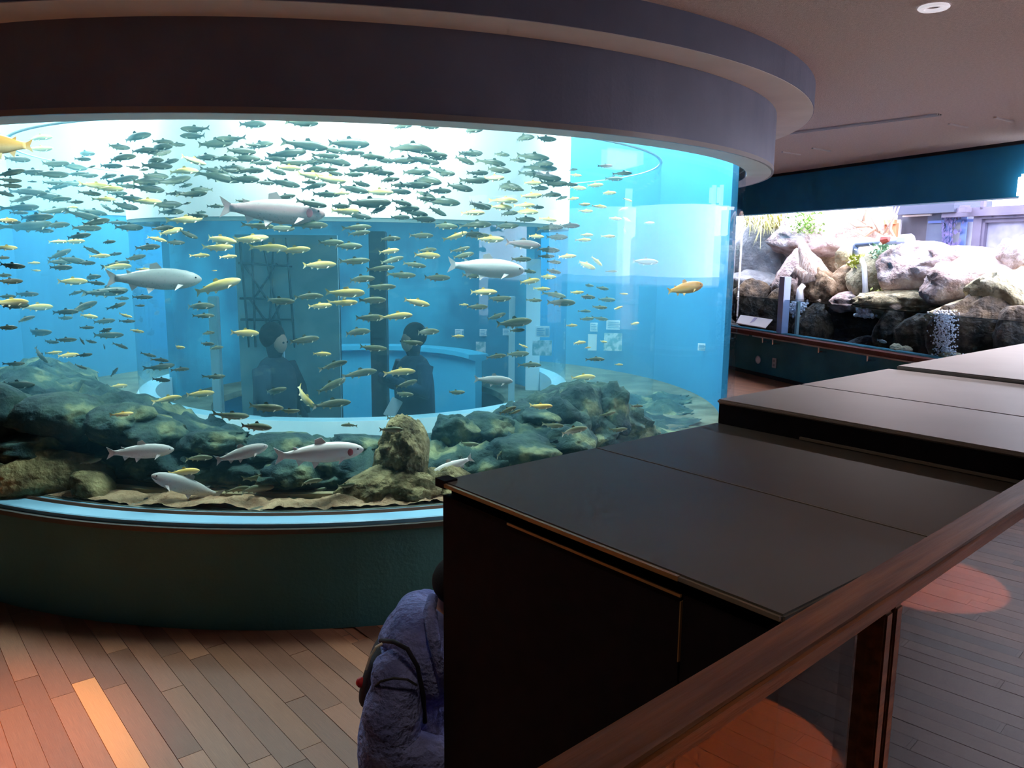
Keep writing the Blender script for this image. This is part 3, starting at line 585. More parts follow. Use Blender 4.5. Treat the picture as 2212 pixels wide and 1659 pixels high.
batch(500, 220, s1, 'd', [(240, 365, 210, 8), (650, 370, 310, -8), (1000, 355, 330), (1540, 385, 330, -8), (870, 412, 200, -8), (1040, 432, 180), (480, 440, 290, 8), (820, 458, 190), (1180, 465, 230, -5), (370, 485, 180, -5), (1290, 495, 170, -10), (1460, 500, 230), (1650, 500, 240, -10), (1740, 450, 200, -5), (1760, 480, 150), (2040, 440, 200), (1990, 500, 170, -20), (260, 522, 150), (530, 520, 220, 3), (690, 515, 170), (880, 505, 260, -8), (380, 590, 160, -15), (700, 575, 240), (840, 575, 130), (870, 610, 150, -5), (1040, 620, 170, 3), (1150, 570, 240, 5), (1270, 600, 230, -5), (1230, 575, 120, 25), (1570, 595, 250, -3), (1770, 585, 170, -18), (1810, 610, 190, -3), (2110, 605, 160, 3), (290, 690, 140), (460, 695, 230, -8), (660, 685, 110), (710, 715, 190, 10), (1100, 700, 160, -8), (1340, 660, 180, 3), (1650, 665, 280, -10), (2080, 670, 230), (1440, 710, 180), (1570, 710, 260), (1040, 745, 250, -10), (1440, 765, 180, -3), (1780, 760, 190), (1950, 730, 220, -12), (460, 810, 160, 10), (810, 790, 220), (690, 870, 230, -8), (920, 890, 170), (1180, 865, 350, 3), (1450, 860, 170, -12), (1660, 790, 180, -25), (1650, 825, 180, -5), (1800, 850, 300, -5), (2110, 885, 200, -12), (1500, 910, 200), (1560, 945, 230, -10), (1240, 925, 160, 20), (1760, 935, 160, -25), (1440, 985, 160), (1640, 1000, 200, -3), (1090, 975, 200, -8), (180, 190, 200, 0), (610, 180, 240), (1450, 205, 170), (1700, 215, 140), (2040, 235, 200, -3)])
batch(500, 220, s1, 'g', [(1080, 1070, 220, 3), (1090, 1120, 180, 8), (1000, 1230, 220), (1620, 1140, 200), (1350, 1165, 180), (2100, 1140, 200), (1670, 1265, 160, 5), (1050, 1360, 250, 5), (1370, 1350, 200, 15), (1280, 1420, 220, 5), (1560, 1390, 200, -8), (1960, 1260, 150, 15), (1980, 1310, 180, 12), (420, 1080, 220), (700, 1050, 230), (250, 1060, 200), (850, 1200, 210), (1820, 1060, 220, -3), (1450, 1480, 240), (1750, 1500, 230), (1100, 1510, 240, 3), (1280, 1580, 240, 2), (2050, 1480, 220)])
batch(500, 220, s1, 'y', [(490, 565, 190), (690, 630, 230, -5), (840, 665, 260, -3), (940, 780, 130), (1260, 770, 230), (970, 930, 230), (2060, 945, 200), (185, 1165, 240, 5), (330, 1245, 270), (540, 1265, 250, 5), (750, 1390, 270, 2), (1345, 1275, 170, 8), (1920, 1145, 190, 20), (1670, 1310, 220, -2), (980, 1630, 300), (2160, 1170, 120)])
batch(1000, 220, s2, 'd', [(65, 365, 130, -3), (270, 367, 115, -8), (30, 420, 90, -15), (220, 425, 160, -8), (240, 475, 190, -8), (110, 500, 130), (390, 410, 110, -8), (500, 385, 210, -5), (550, 430, 170, -5), (560, 460, 200, -3), (80, 550, 170, 3), (490, 505, 160, -3), (590, 530, 200, -5), (650, 575, 170), (310, 590, 220, -12), (370, 605, 120, -15), (620, 650, 140, -3), (690, 675, 90, 10), (770, 475, 70), (540, 605, 120), (120, 730, 170, -5), (320, 780, 130), (440, 825, 140), (520, 740, 100), (750, 580, 110), (420, 250, 160), (580, 260, 150), (410, 1105, 140), (590, 1085, 110), (640, 1125, 100, -5), (460, 1190, 110, -8), (630, 1190, 120, -10), (500, 1395, 110), (100, 1440, 150), (230, 1510, 150, 20), (360, 1550, 250, 5), (380, 1605, 110, 5), (650, 1355, 150, -10), (250, 1385, 180, 5), (690, 1410, 200), (880, 1290, 80, -5), (980, 1310, 90, -8), (1050, 1190, 70), (870, 1370, 120, -5), (1010, 1390, 120), (970, 1525, 100, -5), (860, 1470, 80, -3), (870, 1525, 100, 3), (960, 1445, 110), (100, 860, 200), (300, 870, 180), (620, 880, 170), (750, 870, 140), (660, 950, 150), (60, 930, 160), (600, 1040, 160, -3), (1000, 450, 100), (1060, 540, 120), (1130, 500, 110)])
batch(1000, 220, s2, 'y', [(790, 515, 90, -5), (810, 605, 110, -5), (1020, 640, 110), (930, 585, 110, 5), (300, 690, 170, -3), (480, 660, 150, 3), (270, 740, 150, -3), (440, 725, 130), (450, 770, 160, -3), (75, 775, 150, -3), (220, 535, 140), (490, 570, 120), (770, 680, 90, 3), (850, 722, 90, 5), (960, 735, 100, -5), (865, 768, 95), (1070, 820, 90, -5), (1120, 755, 80, 10), (600, 825, 120, -8), (1150, 825, 60, -30), (1310, 850, 70), (510, 945, 120, -3), (850, 970, 100), (190, 965, 190), (1025, 945, 90), (870, 935, 90), (1135, 900, 50, -60), (730, 1085, 130, 3), (860, 1145, 150, -20), (940, 1120, 100, -40), (470, 1260, 140, 8), (560, 1315, 110), (800, 1340, 100, 5), (590, 1230, 130), (1130, 1350, 60), (1090, 1450, 65, 25), (1210, 1560, 60, 15), (140, 1335, 200), (1160, 690, 60, -20)])
batch(0, 600, s1, 'd', [(640, 130, 100, 15), (230, 140, 150), (60, 160, 110), (100, 235, 220), (60, 425, 130), (560, 290, 170), (700, 250, 220, 18), (840, 130, 150, 3), (1000, 118, 120), (1040, 175, 100, -3), (1215, 165, 150), (1000, 240, 130, 20), (1195, 238, 70), (215, 350, 130, 12), (550, 345, 110, 3), (310, 470, 200, 3), (890, 450, 110, 15), (920, 490, 220), (890, 370, 150, 5), (1090, 372, 110), (560, 530, 150), (700, 540, 60, -60), (770, 545, 90, -10), (890, 590, 40, -80), (340, 660, 140, -50), (130, 735, 120), (720, 660, 110, 5), (690, 760, 90, -25), (975, 805, 90, 50), (1270, 660, 110, -15), (1370, 700, 120, -10), (1380, 760, 190, 5), (1375, 870, 130, -5), (1540, 780, 130), (1030, 580, 110, -25), (80, 30, 170), (740, 425, 100), (430, 548, 110, -3), (140, 915, 230), (70, 965, 150), (790, 945, 110), (1740, 325, 160), (1700, 240, 230), (1770, 470, 110), (1760, 565, 120), (1840, 595, 120), (1840, 845, 150)])
batch(0, 600, s1, 'y', [(760, 328, 120, -8), (1070, 323, 100, -15), (460, 640, 110, 3), (580, 660, 150), (100, 205, 210), (320, 250, 200), (620, 30, 200), (1170, 455, 100, -12), (1010, 925, 130), (1440, 1030, 190, 8), (1710, 990, 210, 3), (1050, 1165, 150), (2090, 470, 220, -5), (1520, 595, 100)])
batch(450, 600, s1, 'y', [(1170, 130, 310, 3), (950, 240, 200, 3), (1160, 215, 220, 3), (1780, 210, 220, -12), (1620, 325, 240, 5), (1640, 800, 250, 2), (820, 1030, 240, -42), (970, 650, 150, -3), (2130, 500, 110), (2180, 230, 80)])
batch(450, 600, s1, 'g', [(1260, 460, 240), (1860, 460, 220), (1400, 600, 240, -2), (820, 530, 240, 5), (1300, 810, 270, 8), (1050, 920, 260, 25), (1080, 740, 210, 15), (1060, 1070, 300, 3), (1690, 905, 190, 12), (1660, 995, 180), (490, 1110, 280, -3), (690, 1140, 170, 5), (560, 970, 210, 15), (200, 1180, 270, -5), (410, 1270, 240, -5), (1600, 1210, 230), (1200, 1255, 130, 0, 1), (1560, 1295, 200, 3), (2110, 980, 160, 5), (1730, 555, 200), (860, 155, 230), (1380, 340, 240), (600, 200, 250), (1400, 190, 230)])
batch(980, 640, s2, 'y', [(910, 570, 170, 3), (610, 775, 170, 5), (1160, 80, 60, 15), (1160, 480, 60), (1270, 190, 60, 15), (880, 325, 100, 3), (940, 360, 50), (1050, 320, 60), (830, 205, 80), (490, 350, 70, -20), (1130, 620, 45)])
batch(980, 640, s2, 'g', [(330, 1040, 170, 5), (360, 1085, 180, 5), (600, 1085, 180, 8), (860, 1080, 150, 3), (840, 940, 200, 8), (1080, 830, 120, 20), (1290, 770, 80), (1150, 940, 140, 12), (100, 1040, 150, 5), (1010, 620, 130, 5), (380, 800, 130, 25), (430, 815, 90, 25), (700, 910, 150), (300, 420, 140, 5), (450, 405, 160, 5), (540, 480, 150), (1000, 440, 120), (1100, 655, 90)])
batch(0, 850, s1, 'g', [(1980, 880, 200, -3), (2050, 810, 200), (650, 340, 140, -10), (500, 530, 110, 3), (780, 580, 140, 8), (90, 660, 130, 8), (1700, 545, 200, -5), (1150, 945, 260), (200, 410, 120, -20)])
batch(0, 850, s1, 'y', [(1570, 670, 230, 3), (330, 600, 240, 3)])
batch(480, 850, s1, 'g', [(400, 670, 230, -5), (300, 720, 230, 15), (290, 805, 280, -5), (800, 835, 180, 15), (1050, 790, 160, 15), (530, 830, 100), (760, 745, 180), (570, 905, 180, 3), (90, 870, 180)])
# the fish that stand out, each with eyes of its own
def big(px, py, L, ang, kind, label, left=False, depth=0, yaw=0, name='large_trout', v=1, cheek=None):
    o = place_fish(px, py, L, ang, left, kind, depth, label, None, name, yaw, v)
    for s in (-1, 1):
        bm = bmesh.new(); bmesh.ops.create_uvsphere(bm, u_segments=10, v_segments=8, radius=.011)
        e = obj('eye', bm, mat('fish_eye', (.01, .01, .012), rough=.1), parent=o, smooth=True); e.location = (.435, s * .04, .022)
        if cheek:
            bm = bmesh.new(); bmesh.ops.create_uvsphere(bm, u_segments=12, v_segments=8, radius=1)
            c = obj('gill_cover', bm, mat('gill_red', cheek), parent=o, smooth=True); c.location = (.345, s * .054, -.005); c.scale = (.035, .008, .045)
    bm = tube([(.5, 0, -.012), (.46, .034, -.025), (.42, .05, -.03)], .004, 5); obj('mouth_line', bm, mat('mouth_dark', (.1, .08, .08)), parent=o)
    return o
big(334, 602, 172, -1, 's', 'large pinkish silver trout in the open blue water at left')
big(590, 455, 205, -3, 'p', 'very large purple-grey trout below the white band', cheek=(.45, .12, .14))
big(1050, 578, 165, -4, 'w', 'large pale white trout at mid height right of centre')
big(1130, 527, 75, -5, 'p', 'medium grey-pink trout behind the white trout', depth=.5)
big(690, 978, 182, 2, 'w', 'large white trout with a red gill cover above the tank floor', cheek=(.6, .12, .1))
big(304, 975, 120, -2, 's', 'silver trout by the left reef in the lower tank')
big(522, 979, 106, 13, 's', 'silver trout swimming upward behind the white one')
big(405, 1050, 140, 24, 's', 'pale trout facing left and nosing upward off the floor', left=True)
big(1066, 821, 84, -3, 's', 'grey trout gliding low before the drum foot')
big(1394, 565, 54, -2, 's', 'grey trout at the right rim of the partition ring', depth=.2)
big(1480, 622, 74, 12, 'o', 'lone orange carp outside the partition at the right', name='carp', depth=0)
big(-12, 310, 118, 0, 'o', 'large orange carp cut off by the left edge', left=True, name='carp')
big(30, 1062, 120, -8, 's', 'pale trout resting on the floor at far left')
big(315, 1092, 90, -4, 's', 'pale trout lying along the front glass at left')
# pale fork-tailed fish behind the front rocks, tail raised
stg = big(975, 1008, 100, -24, 'w', 'pale long-tailed fish behind the front rock pile, tail raised to the right', left=True, name='sturgeon', depth=.35)
# ------------------------------------------------------------------ aquarium and garden behind the window
win = wallbox('window_1', S0, WALL_END + 3.5, .04, .065, ZSILL, ZLINT, glass('window_glass', (.97, .98, 1), base=.03, gain=.8), kind='structure', label='wide aquarium window')
M_mull = mat('mullion_pale', (.5, .6, .85), rough=.3)
def wpost(px, y0, y1, wpx, t, m, name, parent=None, **k):
    p, q = wall_hit(px, y0, t), wall_hit(px, y1, t); s, tt, z1 = to_wall(p); s2_, tt, z0 = to_wall(q); kk = (p - EYE).length / F * wpx / 2
    return wallbox(name, s - kk, s + kk, t - kk, t + kk, z0, z1, m, parent=parent, **k)
wpost(1697, 598, 757, 16, .1, M_mull, 'window_joint', win)
wpost(1725, 652, 760, 6, .2, mat('tube_green', (.35, .5, .5)), 'window_joint', win)
WATER = 1.13
M_water = glass('pond_water', (.5, .6, .68), base=.05, gain=.9, power=4, rough=.03)
pt = empty('pond', wp(1, .2, 0), 'clear pond behind the window glass', 'pond')
def pondpart(name, s0, s1, t0, t1, z0, z1, m):
    o = wallbox(name, s0, s1, t0, t1, z0, z1, m, parent=pt); o.matrix_parent_inverse = pt.matrix_basis.inverted() if False else Matrix.Translation(-Vector(pt.location)); return o
pondpart('water_surface', S0, WALL_END + 3.4, .07, 1.7, WATER - .01, WATER, M_water)
M_bed = mat('pond_bed', (.05, .04, .035), (.12, .09, .07), scale=4, rough=.9, bump=.6)
pondpart('pond_floor', S0, WALL_END + 3.4, .07, 2.2, .4, .5, M_bed)
pondpart('pond_rear_bank', S0, WALL_END + 3.4, 1.5, 2.2, .5, 1.3, M_bed)
MR = {'grey': mat('boulder_grey', (.34, .34, .36), (.62, .6, .6), scale=4, rough=.9, bump=1, bscale=14, third=(.45, .45, .48)),
      'pink': mat('boulder_pink', (.4, .28, .25), (.78, .68, .66), scale=7, rough=.9, bump=1, bscale=24, third=(.62, .48, .45)),
      'brown': mat('boulder_brown', (.16, .1, .06), (.5, .36, .24), scale=7, rough=.9, bump=1, bscale=24, third=(.3, .2, .12)),
      'tan': mat('boulder_tan', (.38, .32, .2), (.72, .64, .46), scale=7, rough=.9, bump=1, bscale=24, third=(.55, .48, .3)),
      'wet': mat('boulder_wet', (.035, .028, .022), (.2, .14, .085), scale=7, rough=.6, bump=1, bscale=22, third=(.09, .065, .045)),
      'wetdark': mat('boulder_wetdark', (.02, .025, .04), (.09, .075, .07), scale=6, rough=.6, bump=1, bscale=20)}
GA = 'boulders above the pond'; GB = 'sunken boulders in the pond'
def wrock(px, py, w_, h_, t, dp, m, label, group, seed):
    return rock(px, py, 0, w_, h_, dp, seed, MR[m], label, group, name='boulder', pos=wall_hit(px, py, t), sub=4, rough=.34)
for i, a in enumerate(((1650, 545, 135, 170, 1.25, .5, 'grey', 'steep grey boulder with hanging grass at the left of the window'), (1790, 512, 175, 95, 1.6, .5, 'pink', 'big smooth pale boulder behind the driftwood'), (1735, 600, 110, 90, 1.0, .35, 'pink', 'pinkish boulder at the foot of the driftwood'), (1788, 628, 66, 80, .85, .25, 'brown', 'brown boulder between driftwood and waterfall'), (1838, 610, 85, 75, 1.1, .3, 'brown', 'brown boulder left of the thin waterfall'), (1828, 652, 70, 32, .75, .2, 'pink', 'flat low rock at the water below the brown boulders'), (1905, 605, 105, 115, 1.1, .35, 'tan', 'tan mossy boulder right of the thin waterfall'), (1990, 590, 140, 115, 1.1, .4, 'pink', 'large reddish boulder right of the leafy plant'), (2110, 572, 170, 62, 1.35, .4, 'pink', 'long flat pink boulder under the garden window'), (2115, 615, 150, 95, 1.0, .35, 'pink', 'pitted pink boulder below the flat one'), (2190, 645, 130, 115, .9, .35, 'tan', 'yellowish boulder at the lower right above the water'), (2205, 562, 80, 66, 1.2, .3, 'pink', 'knobbly boulder at the right edge'), (1960, 655, 150, 44, .8, .25, 'tan', 'low mossy bank at the waterline in the middle'), (2130, 672, 170, 44, .75, .25, 'tan', 'low bank at the waterline at right'), (1700, 560, 90, 80, 1.5, .3, 'grey', 'grey boulder behind the driftwood stump'), (2050, 610, 80, 90, 1.5, .3, 'grey', 'shadowed grey boulder behind the bubbling cleft'), (1800, 575, 150, 90, 1.75, .35, 'brown', 'broad brown boulder in the back behind the waterfall'), (1870, 560, 90, 60, 1.5, .3, 'tan', 'tan boulder under the pipe bend'), (1925, 565, 120, 60, 1.4, .35, 'tan', 'tan boulder carrying the leafy plant'), (1640, 620, 110, 60, 1.0, .3, 'grey', 'bluish grey boulder at the waterline at left'), (1850, 670, 330, 50, 1.35, .3, 'brown', 'long brown bank at the back of the pond'))):
    wrock(*a[:7], a[7], GA, 200 + i)
for i, a in enumerate(((1635, 665, 80, 110, .5, .2, 'wet', 'brown sunken boulder at the far left of the pond'), (1680, 680, 60, 130, .5, .2, 'wet', 'tall tan sunken boulder left of the pale joint'), (1758, 715, 62, 110, .45, .2, 'wet', 'rough sunken column right of the pale joint'), (1835, 720, 130, 120, 1.0, .25, 'wetdark', 'dark blue sunken boulder under the thin waterfall'), (1930, 715, 70, 110, .6, .2, 'wet', 'craggy sunken boulder right of the small fish'), (1995, 735, 110, 100, .6, .22, 'wet', 'rounded sunken boulder left of the bubbles'), (2130, 735, 180, 130, .6, .25, 'wet', 'wide sunken boulder right of the bubbles'), (2205, 720, 90, 110, .5, .2, 'wet', 'sunken boulder at the right edge of the pond'), (2050, 720, 70, 130, 1.1, .2, 'wetdark', 'dark sunken rock behind the bubbles'), (1885, 760, 90, 60, .7, .2, 'wetdark', 'low dark rock on the pond bed'))):
    wrock(*a[:7], a[7], GB, 300 + i)
for i, (x, y, lb) in enumerate(((2057, 768, 'yellowish pebble by the bubbles'), (1953, 757, 'tan pebble left of the bubbles'), (1935, 752, 'small pale pebble near the ledge'))):
    wrock(x, y, 34 - 6 * i, 15, .2, .06, 'tan', lb + ' on the pond bed', 'pebbles on the pond bed', 340 + i)
# driftwood
M_drift = mat('driftwood', (.42, .28, .22), (.75, .62, .55), scale=5, rough=.8, bump=.8, stretch=(6, 6, 1))
dw = obj('driftwood_stump', tube([wall_hit(1752, 612, .7), wall_hit(1748, 575, .7), wall_hit(1738, 545, .72), wall_hit(1727, 512, .75)], [.19, .13, .09, .03], 9), M_drift, smooth=True, label='pale split driftwood stump standing over the pond', cat='driftwood')
obj('branch_stub', tube([wall_hit(1742, 600, .6), wall_hit(1722, 585, .55), wall_hit(1712, 600, .5)], [.1, .08, .05], 8), M_drift, parent=dw, smooth=True)
# pipe with waterfall
M_pvc = mat('pipe_lilac', (.5, .52, .7), rough=.4)
pi = obj('water_pipe', tube([wall_hit(1848, 550, .85), wall_hit(1849, 531, .85), wall_hit(1853, 527, .85), wall_hit(1905, 523, .85), wall_hit(1960, 519, .9)], .045, 10), M_pvc, smooth=True, label='pale lilac water pipe bent over the rocks', cat='pipe')
obj('pipe_end_box', tube([wall_hit(1948, 521, .9), wall_hit(1966, 520, .9)], .09, 10), M_pvc, parent=pi)
obj('red_valve', tube([wall_hit(1908, 519, .82), wall_hit(1921, 516, .82)], [.06, .03], 8), mat('valve_red', (.6, .08, .06), rough=.4), parent=pi)
M_fall = mat('falling_water', (.85, .88, .95), (.95, .96, 1), scale=20, rough=.3, stretch=(4, 4, .6))
obj('waterfall', tube([wall_hit(1862, 560, .8), wall_hit(1867, 575, .72), wall_hit(1869, 620, .68), wall_hit(1871, 660, .66)], [.03, .035, .035, .06], 8), M_fall, smooth=True, label='thin white waterfall pouring from under the pipe', cat='waterfall')
obj('waterfall', tube([wall_hit(1736, 616, .5), wall_hit(1728, 625, .45), wall_hit(1727, 658, .42)], [.04, .045, .07], 8), M_fall, smooth=True, label='short waterfall at the foot of the driftwood', cat='waterfall')
def splash(px, py, t, w_, h_, n, label, rmin=.006, rmax=.02, kind=None):
    bm = bmesh.new(); r_ = random.Random(int(px))
    for _ in range(n):
        a = r_.gauss(0, .35); p = wall_hit(px + a * w_, py + r_.uniform(-.5, .5) * h_, t + r_.uniform(-.05, .05))
        g_ = bmesh.ops.create_icosphere(bm, subdivisions=1, radius=r_.uniform(rmin, rmax)); bmesh.ops.translate(bm, verts=g_['verts'], vec=p)
    return obj('bubbles', bm, M_fall, label=label, cat='bubbles', kind='stuff')
splash(2040, 720, .16, 38, 100, 900, 'column of white bubbles rising through the pond', .004, .012)
splash(1868, 672, .5, 26, 26, 130, 'white foam under the thin waterfall', .01, .03)
splash(1725, 668, .35, 26, 34, 130, 'white foam under the short waterfall', .01, .03)
splash(2040, 620, .95, 40, 100, 200, 'spray in the cleft between the pink boulders', .008, .025)
sf = bpy.data.objects.new('trout', fmesh('s', 1)); C.objects.link(sf); sf.location = wall_hit(1905, 737, .3); sf.scale = (.16,) * 3; sf.rotation_euler = (0, .08, math.atan2(WS.y, WS.x)); tag(sf, 'small silver fish near the bed of the window pond', 'fish')
# plants: clumps of separate leaf blades
def clump(name, px, py, t, wpx, hpx, n, c1, c2, label, blade=False, seed=0):
    p = wall_hit(px, py, t); k = (p - EYE).length / F; r_ = random.Random(seed); bm = bmesh.new()
    for _ in range(n):
        b = Vector((r_.gauss(0, .28) * wpx * k, r_.gauss(0, .3) * wpx * k * .6, r_.uniform(-.5, .4) * hpx * k * (.3 if blade else 1)))
        a = r_.uniform(0, math.tau); L_ = (hpx * k * r_.uniform(.5, 1.1)) if blade else .05 * r_.uniform(.6, 1.4)
        dr = Vector((math.cos(a) * .5, math.sin(a) * .5, r_.uniform(.2, .8))).normalized(); sd = dr.cross(Vector((0, 0, 1))).normalized() * (.012 if blade else L_ * .35)
        tip = b + dr * L_ + (Vector((0, 0, -.9 * L_)) if blade else Vector()); mid = b + dr * L_ * .5
        vs = [bm.verts.new(q_) for q_ in (b, mid + sd, tip, mid - sd)]; bm.faces.new(vs)
    o = obj(name, bm, mat(name + '_leaf%d' % seed, c1, c2, scale=12, rough=.6), label=label, cat='plant'); o.location = p; return o
clump('hanging_grass', 1655, 490, 1.0, 80, 90, 150, (.5, .48, .16), (.7, .66, .3), 'yellow hanging grass on the steep grey boulder', True, 1)
clump('leafy_shrub', 1742, 482, 1.05, 60, 46, 320, (.2, .42, .08), (.42, .62, .2), 'bright green shrub above the driftwood', False, 2)
clump('leafy_shrub', 1912, 543, .85, 60, 30, 260, (.2, .42, .25), (.45, .66, .45), 'blue-green leafy plant under the pipe', False, 3)
clump('moss_tuft', 1848, 566, .85, 30, 26, 120, (.42, .48, .06), (.6, .62, .15), 'yellow-green moss beside the pipe outlet', False, 4)
clump('moss_tuft', 1908, 640, .75, 36, 30, 140, (.42, .5, .06), (.62, .66, .2), 'bright moss left of the low bank', False, 5)
clump('moss_tuft', 2070, 605, .8, 30, 36, 120, (.42, .48, .06), (.6, .62, .2), 'yellow moss at the cleft', False, 6)
clump('moss_tuft', 1680, 480, 1.0, 34, 26, 130, (.5, .5, .1), (.7, .66, .3), 'yellow moss on top of the grey boulder', False, 7)
clump('dry_grass', 2035, 543, 1.2, 34, 22, 40, (.5, .48, .2), (.7, .66, .4), 'dry grass tuft under the ivy panel', True, 8)
# bare branches
M_br = mat('branch_bark', (.55, .3, .2), (.75, .5, .38), scale=8, rough=.8)
tr = obj('small_tree', tube([wall_hit(1968, 545, 1.1), wall_hit(1935, 518, 1.1), wall_hit(1900, 500, 1.15), wall_hit(1850, 470, 1.2), wall_hit(1832, 455, 1.2)], [.035, .03, .025, .018, .01], 7), M_br, smooth=True, label='leaning bare tree with orange branches above the pipe', cat='tree')
for pts in (((1935, 518), (1915, 480), (1905, 440)), ((1920, 510), (1928, 470), (1938, 435)), ((1900, 500), (1880, 465), (1862, 440)), ((1880, 488), (1850, 490), (1815, 470)), ((1910, 505), (1935, 465), (1945, 440)), ((1865, 478), (1870, 455), (1885, 438)), ((1890, 495), (1870, 510), (1845, 500))):
    obj('branch', tube([wall_hit(x, y, 1.12) for x, y in pts], [.022, .014, .006], 6), M_br, parent=tr, smooth=True)
# garden buildings beyond
M_fence = mat('orange_timber', (.5, .2, .1), (.62, .28, .15), scale=3, rough=.8, stretch=(8, 8, 1))
fe = empty('timber_fence', wall_hit(1895, 540, 2.3), 'orange timber board fence behind the tree', 'fence')
def far(name, x0, y0, x1, y1, t, m, parent, th=.05):
    a, b = to_wall(wall_hit(x0, y0, t)), to_wall(wall_hit(x1, y1, t))
    o = obj(name, box(min(a[0], b[0]), max(a[0], b[0]), t, t + th, min(a[2], b[2]), max(a[2], b[2]), M=WM), m, parent=parent)
    if parent is not None: o.matrix_parent_inverse = Matrix.Translation(-Vector(parent.location))
    return o
for i in range(7): far('board', 1862 + i * 10, 482, 1871 + i * 10, 545, 2.3, M_fence, fe)
far('top_rail', 1860, 477, 1932, 484, 2.26, M_fence, fe)
sh = empty('garden_shed', wall_hit(1980, 550, 2.6), 'grey-blue shed with a dark corrugated roof in the garden', 'shed')
M_shed = mat('shed_grey', (.05, .055, .085), (.1, .1, .14), scale=2, rough=.8)
far('wall', 1940, 455, 2005, 560, 2.6, M_shed, sh); far('side_panel', 2005, 457, 2032, 560, 2.55, mat('shed_panel', (.07, .09, .17), (.1, .13, .22), scale=3), sh)
far('roof', 1930, 440, 2060, 458, 2.3, mat('roof_dark', (.05, .06, .11), rough=.6), sh, .7)
far('eave_pipe', 1950, 463, 2010, 466, 2.5, mat('pale_pipe', (.7, .72, .8)), sh, .03); far('drain_pipe', 1934, 475, 1941, 530, 2.5, mat('pale_pipe', (.7, .72, .8)), sh, .03)
iv = empty('ivy_screen', wall_hit(2065, 550, 2.5), 'pale mesh screen with scattered ivy leaves', 'screen')
M_pale = mat('mesh_pale', (.45, .46, .54), rough=.8)
far('panel', 2032, 462, 2105, 556, 2.6, M_pale, iv)
for x in (2047, 2079): far('mesh_post', x - 1.5, 462, x + 1.5, 556, 2.52, mat('mesh_blue', (.1, .16, .45)), iv, .02)
far('mesh_wire', 2005, 477, 2105, 479, 2.52, MATS['mesh_blue'], iv, .02)
bm = bmesh.new(); r_ = random.Random(5)
for _ in range(150):
    p = wall_hit(2034 + abs(r_.gauss(0, 18)), r_.uniform(465, 552), 2.48); q = r_.uniform(.015, .045)
    vs = [bm.verts.new(p + WS * a + Vector((0, 0, b)) + WT * r_.uniform(-.01, .01)) for a, b in ((0, q), (q * .6, 0), (0, -q), (-q * .6, 0))]; bm.faces.new(vs)
lv = obj('ivy_leaves', bm, mat('ivy_dark', (.06, .07, .2), (.16, .12, .3), scale=9), parent=iv, kind='stuff'); lv.matrix_parent_inverse = Matrix.Translation(-Vector(iv.location))
gw = empty('garden_window', wall_hit(2160, 550, 2.5), 'frosted garden window in a lilac frame under a pergola beam', 'window')
M_fr = mat('frame_lilac', (.1, .09, .15), (.14, .125, .2), scale=3, rough=.7)
far('frosted_pane', 2122, 478, 2230, 540, 2.5, mat('frosted', (.2, .2, .3), (.3, .3, .42), scale=5), gw, .02)
far('frame_post', 2104, 462, 2112, 560, 2.42, M_fr, gw); far('frame_post', 2114, 470, 2120, 560, 2.44, M_fr, gw)
far('frame_rail', 2118, 470, 2240, 477, 2.44, M_fr, gw); far('frame_rail', 2112, 540, 2240, 550, 2.44, M_fr, gw)
far('pergola_beam', 2035, 452, 2240, 461, 2.35, M_fr, gw, .1); far('pergola_beam', 2118, 464, 2240, 468, 2.4, M_fr, gw, .06)
far('pergola_post', 2119, 430, 2124, 452, 2.35, M_fr, gw); far('pergola_post', 2143, 455, 2147, 470, 2.4, M_fr, gw, .03); far('pergola_post', 2190, 455, 2194, 470, 2.4, M_fr, gw, .03)
lan = empty('garden_lantern', wall_hit(2078, 458, 2.2), 'small square garden lantern on the pergola beam', 'lantern')
for nm, (x0, y0, x1, y1) in (('lantern_body', (2071, 448, 2086, 458)), ('lantern_cap', (2073, 444, 2084, 448))): far(nm, x0, y0, x1, y1, 2.2, M_fr, lan, .1)
obj('garden_ground', box(S0 - 6, S1 + 6, 2.1, 30, -.1, .6, M=WM), mat('gravel', (.4, .38, .36), (.55, .52, .5), scale=20), kind='structure')
# ------------------------------------------------------------------ black display boxes
BA = .8785; bl = Vector((math.sin(BA), math.cos(BA), 0)); bf = Vector((math.cos(BA), -math.sin(BA), 0))    # along the left edge / along the front edge
ZB1 = 1.323; B0 = atz(957, 1037, ZB1)
BM_ = Matrix(((bf.x, bl.x, 0, B0.x), (bf.y, bl.y, 0, B0.y), (0, 0, 1, 0), (0, 0, 0, 1)))
def bloc(P): v = P - B0; return v.dot(bf), v.dot(bl)
M_blk = mat('black_cloth', (.005, .005, .009), (.008, .007, .012), scale=30, rough=.75, spec=.12)
M_top = mat('black_vinyl', (.07, .065, .058), (.095, .09, .08), scale=2, rough=.52, bump=.02, bscale=5, spec=.5)
M_top_lit = mat('lit_vinyl', (.26, .245, .24), (.33, .31, .3), scale=2, rough=.4, bump=.03, bscale=5, spec=.5)  # vinyl colour lightened to carry the daylight sheen on the rear tops
M_tape = mat('brass_edge', (.35, .22, .1), rough=.35, metal=.6)
M_line = mat('seam_grey', (.16, .15, .13), rough=.5)
L1 = bloc(atz(1575, 918, ZB1))[1]; W1 = max(bloc(atz(1679, 1326, ZB1))[0], .72) + .1
def bbox(name, x0, x1, y0, y1, z0, z1, m, parent=None, bevel=0, **k): return obj(name, box(x0, x1, y0, y1, z0, z1, M=BM_, bevel=bevel), m, parent=parent, **k)
SM = bloc(atz(1342, 981, ZB1))[1]; FS = bloc(atz(1469, 1242, ZB1))[0]
W1 = bloc(atz(1679, 1326, ZB1))[0] + .004
b1 = empty('display_box', (0, 0, 0), 'low black covered box beside the wooden handrail', 'box')
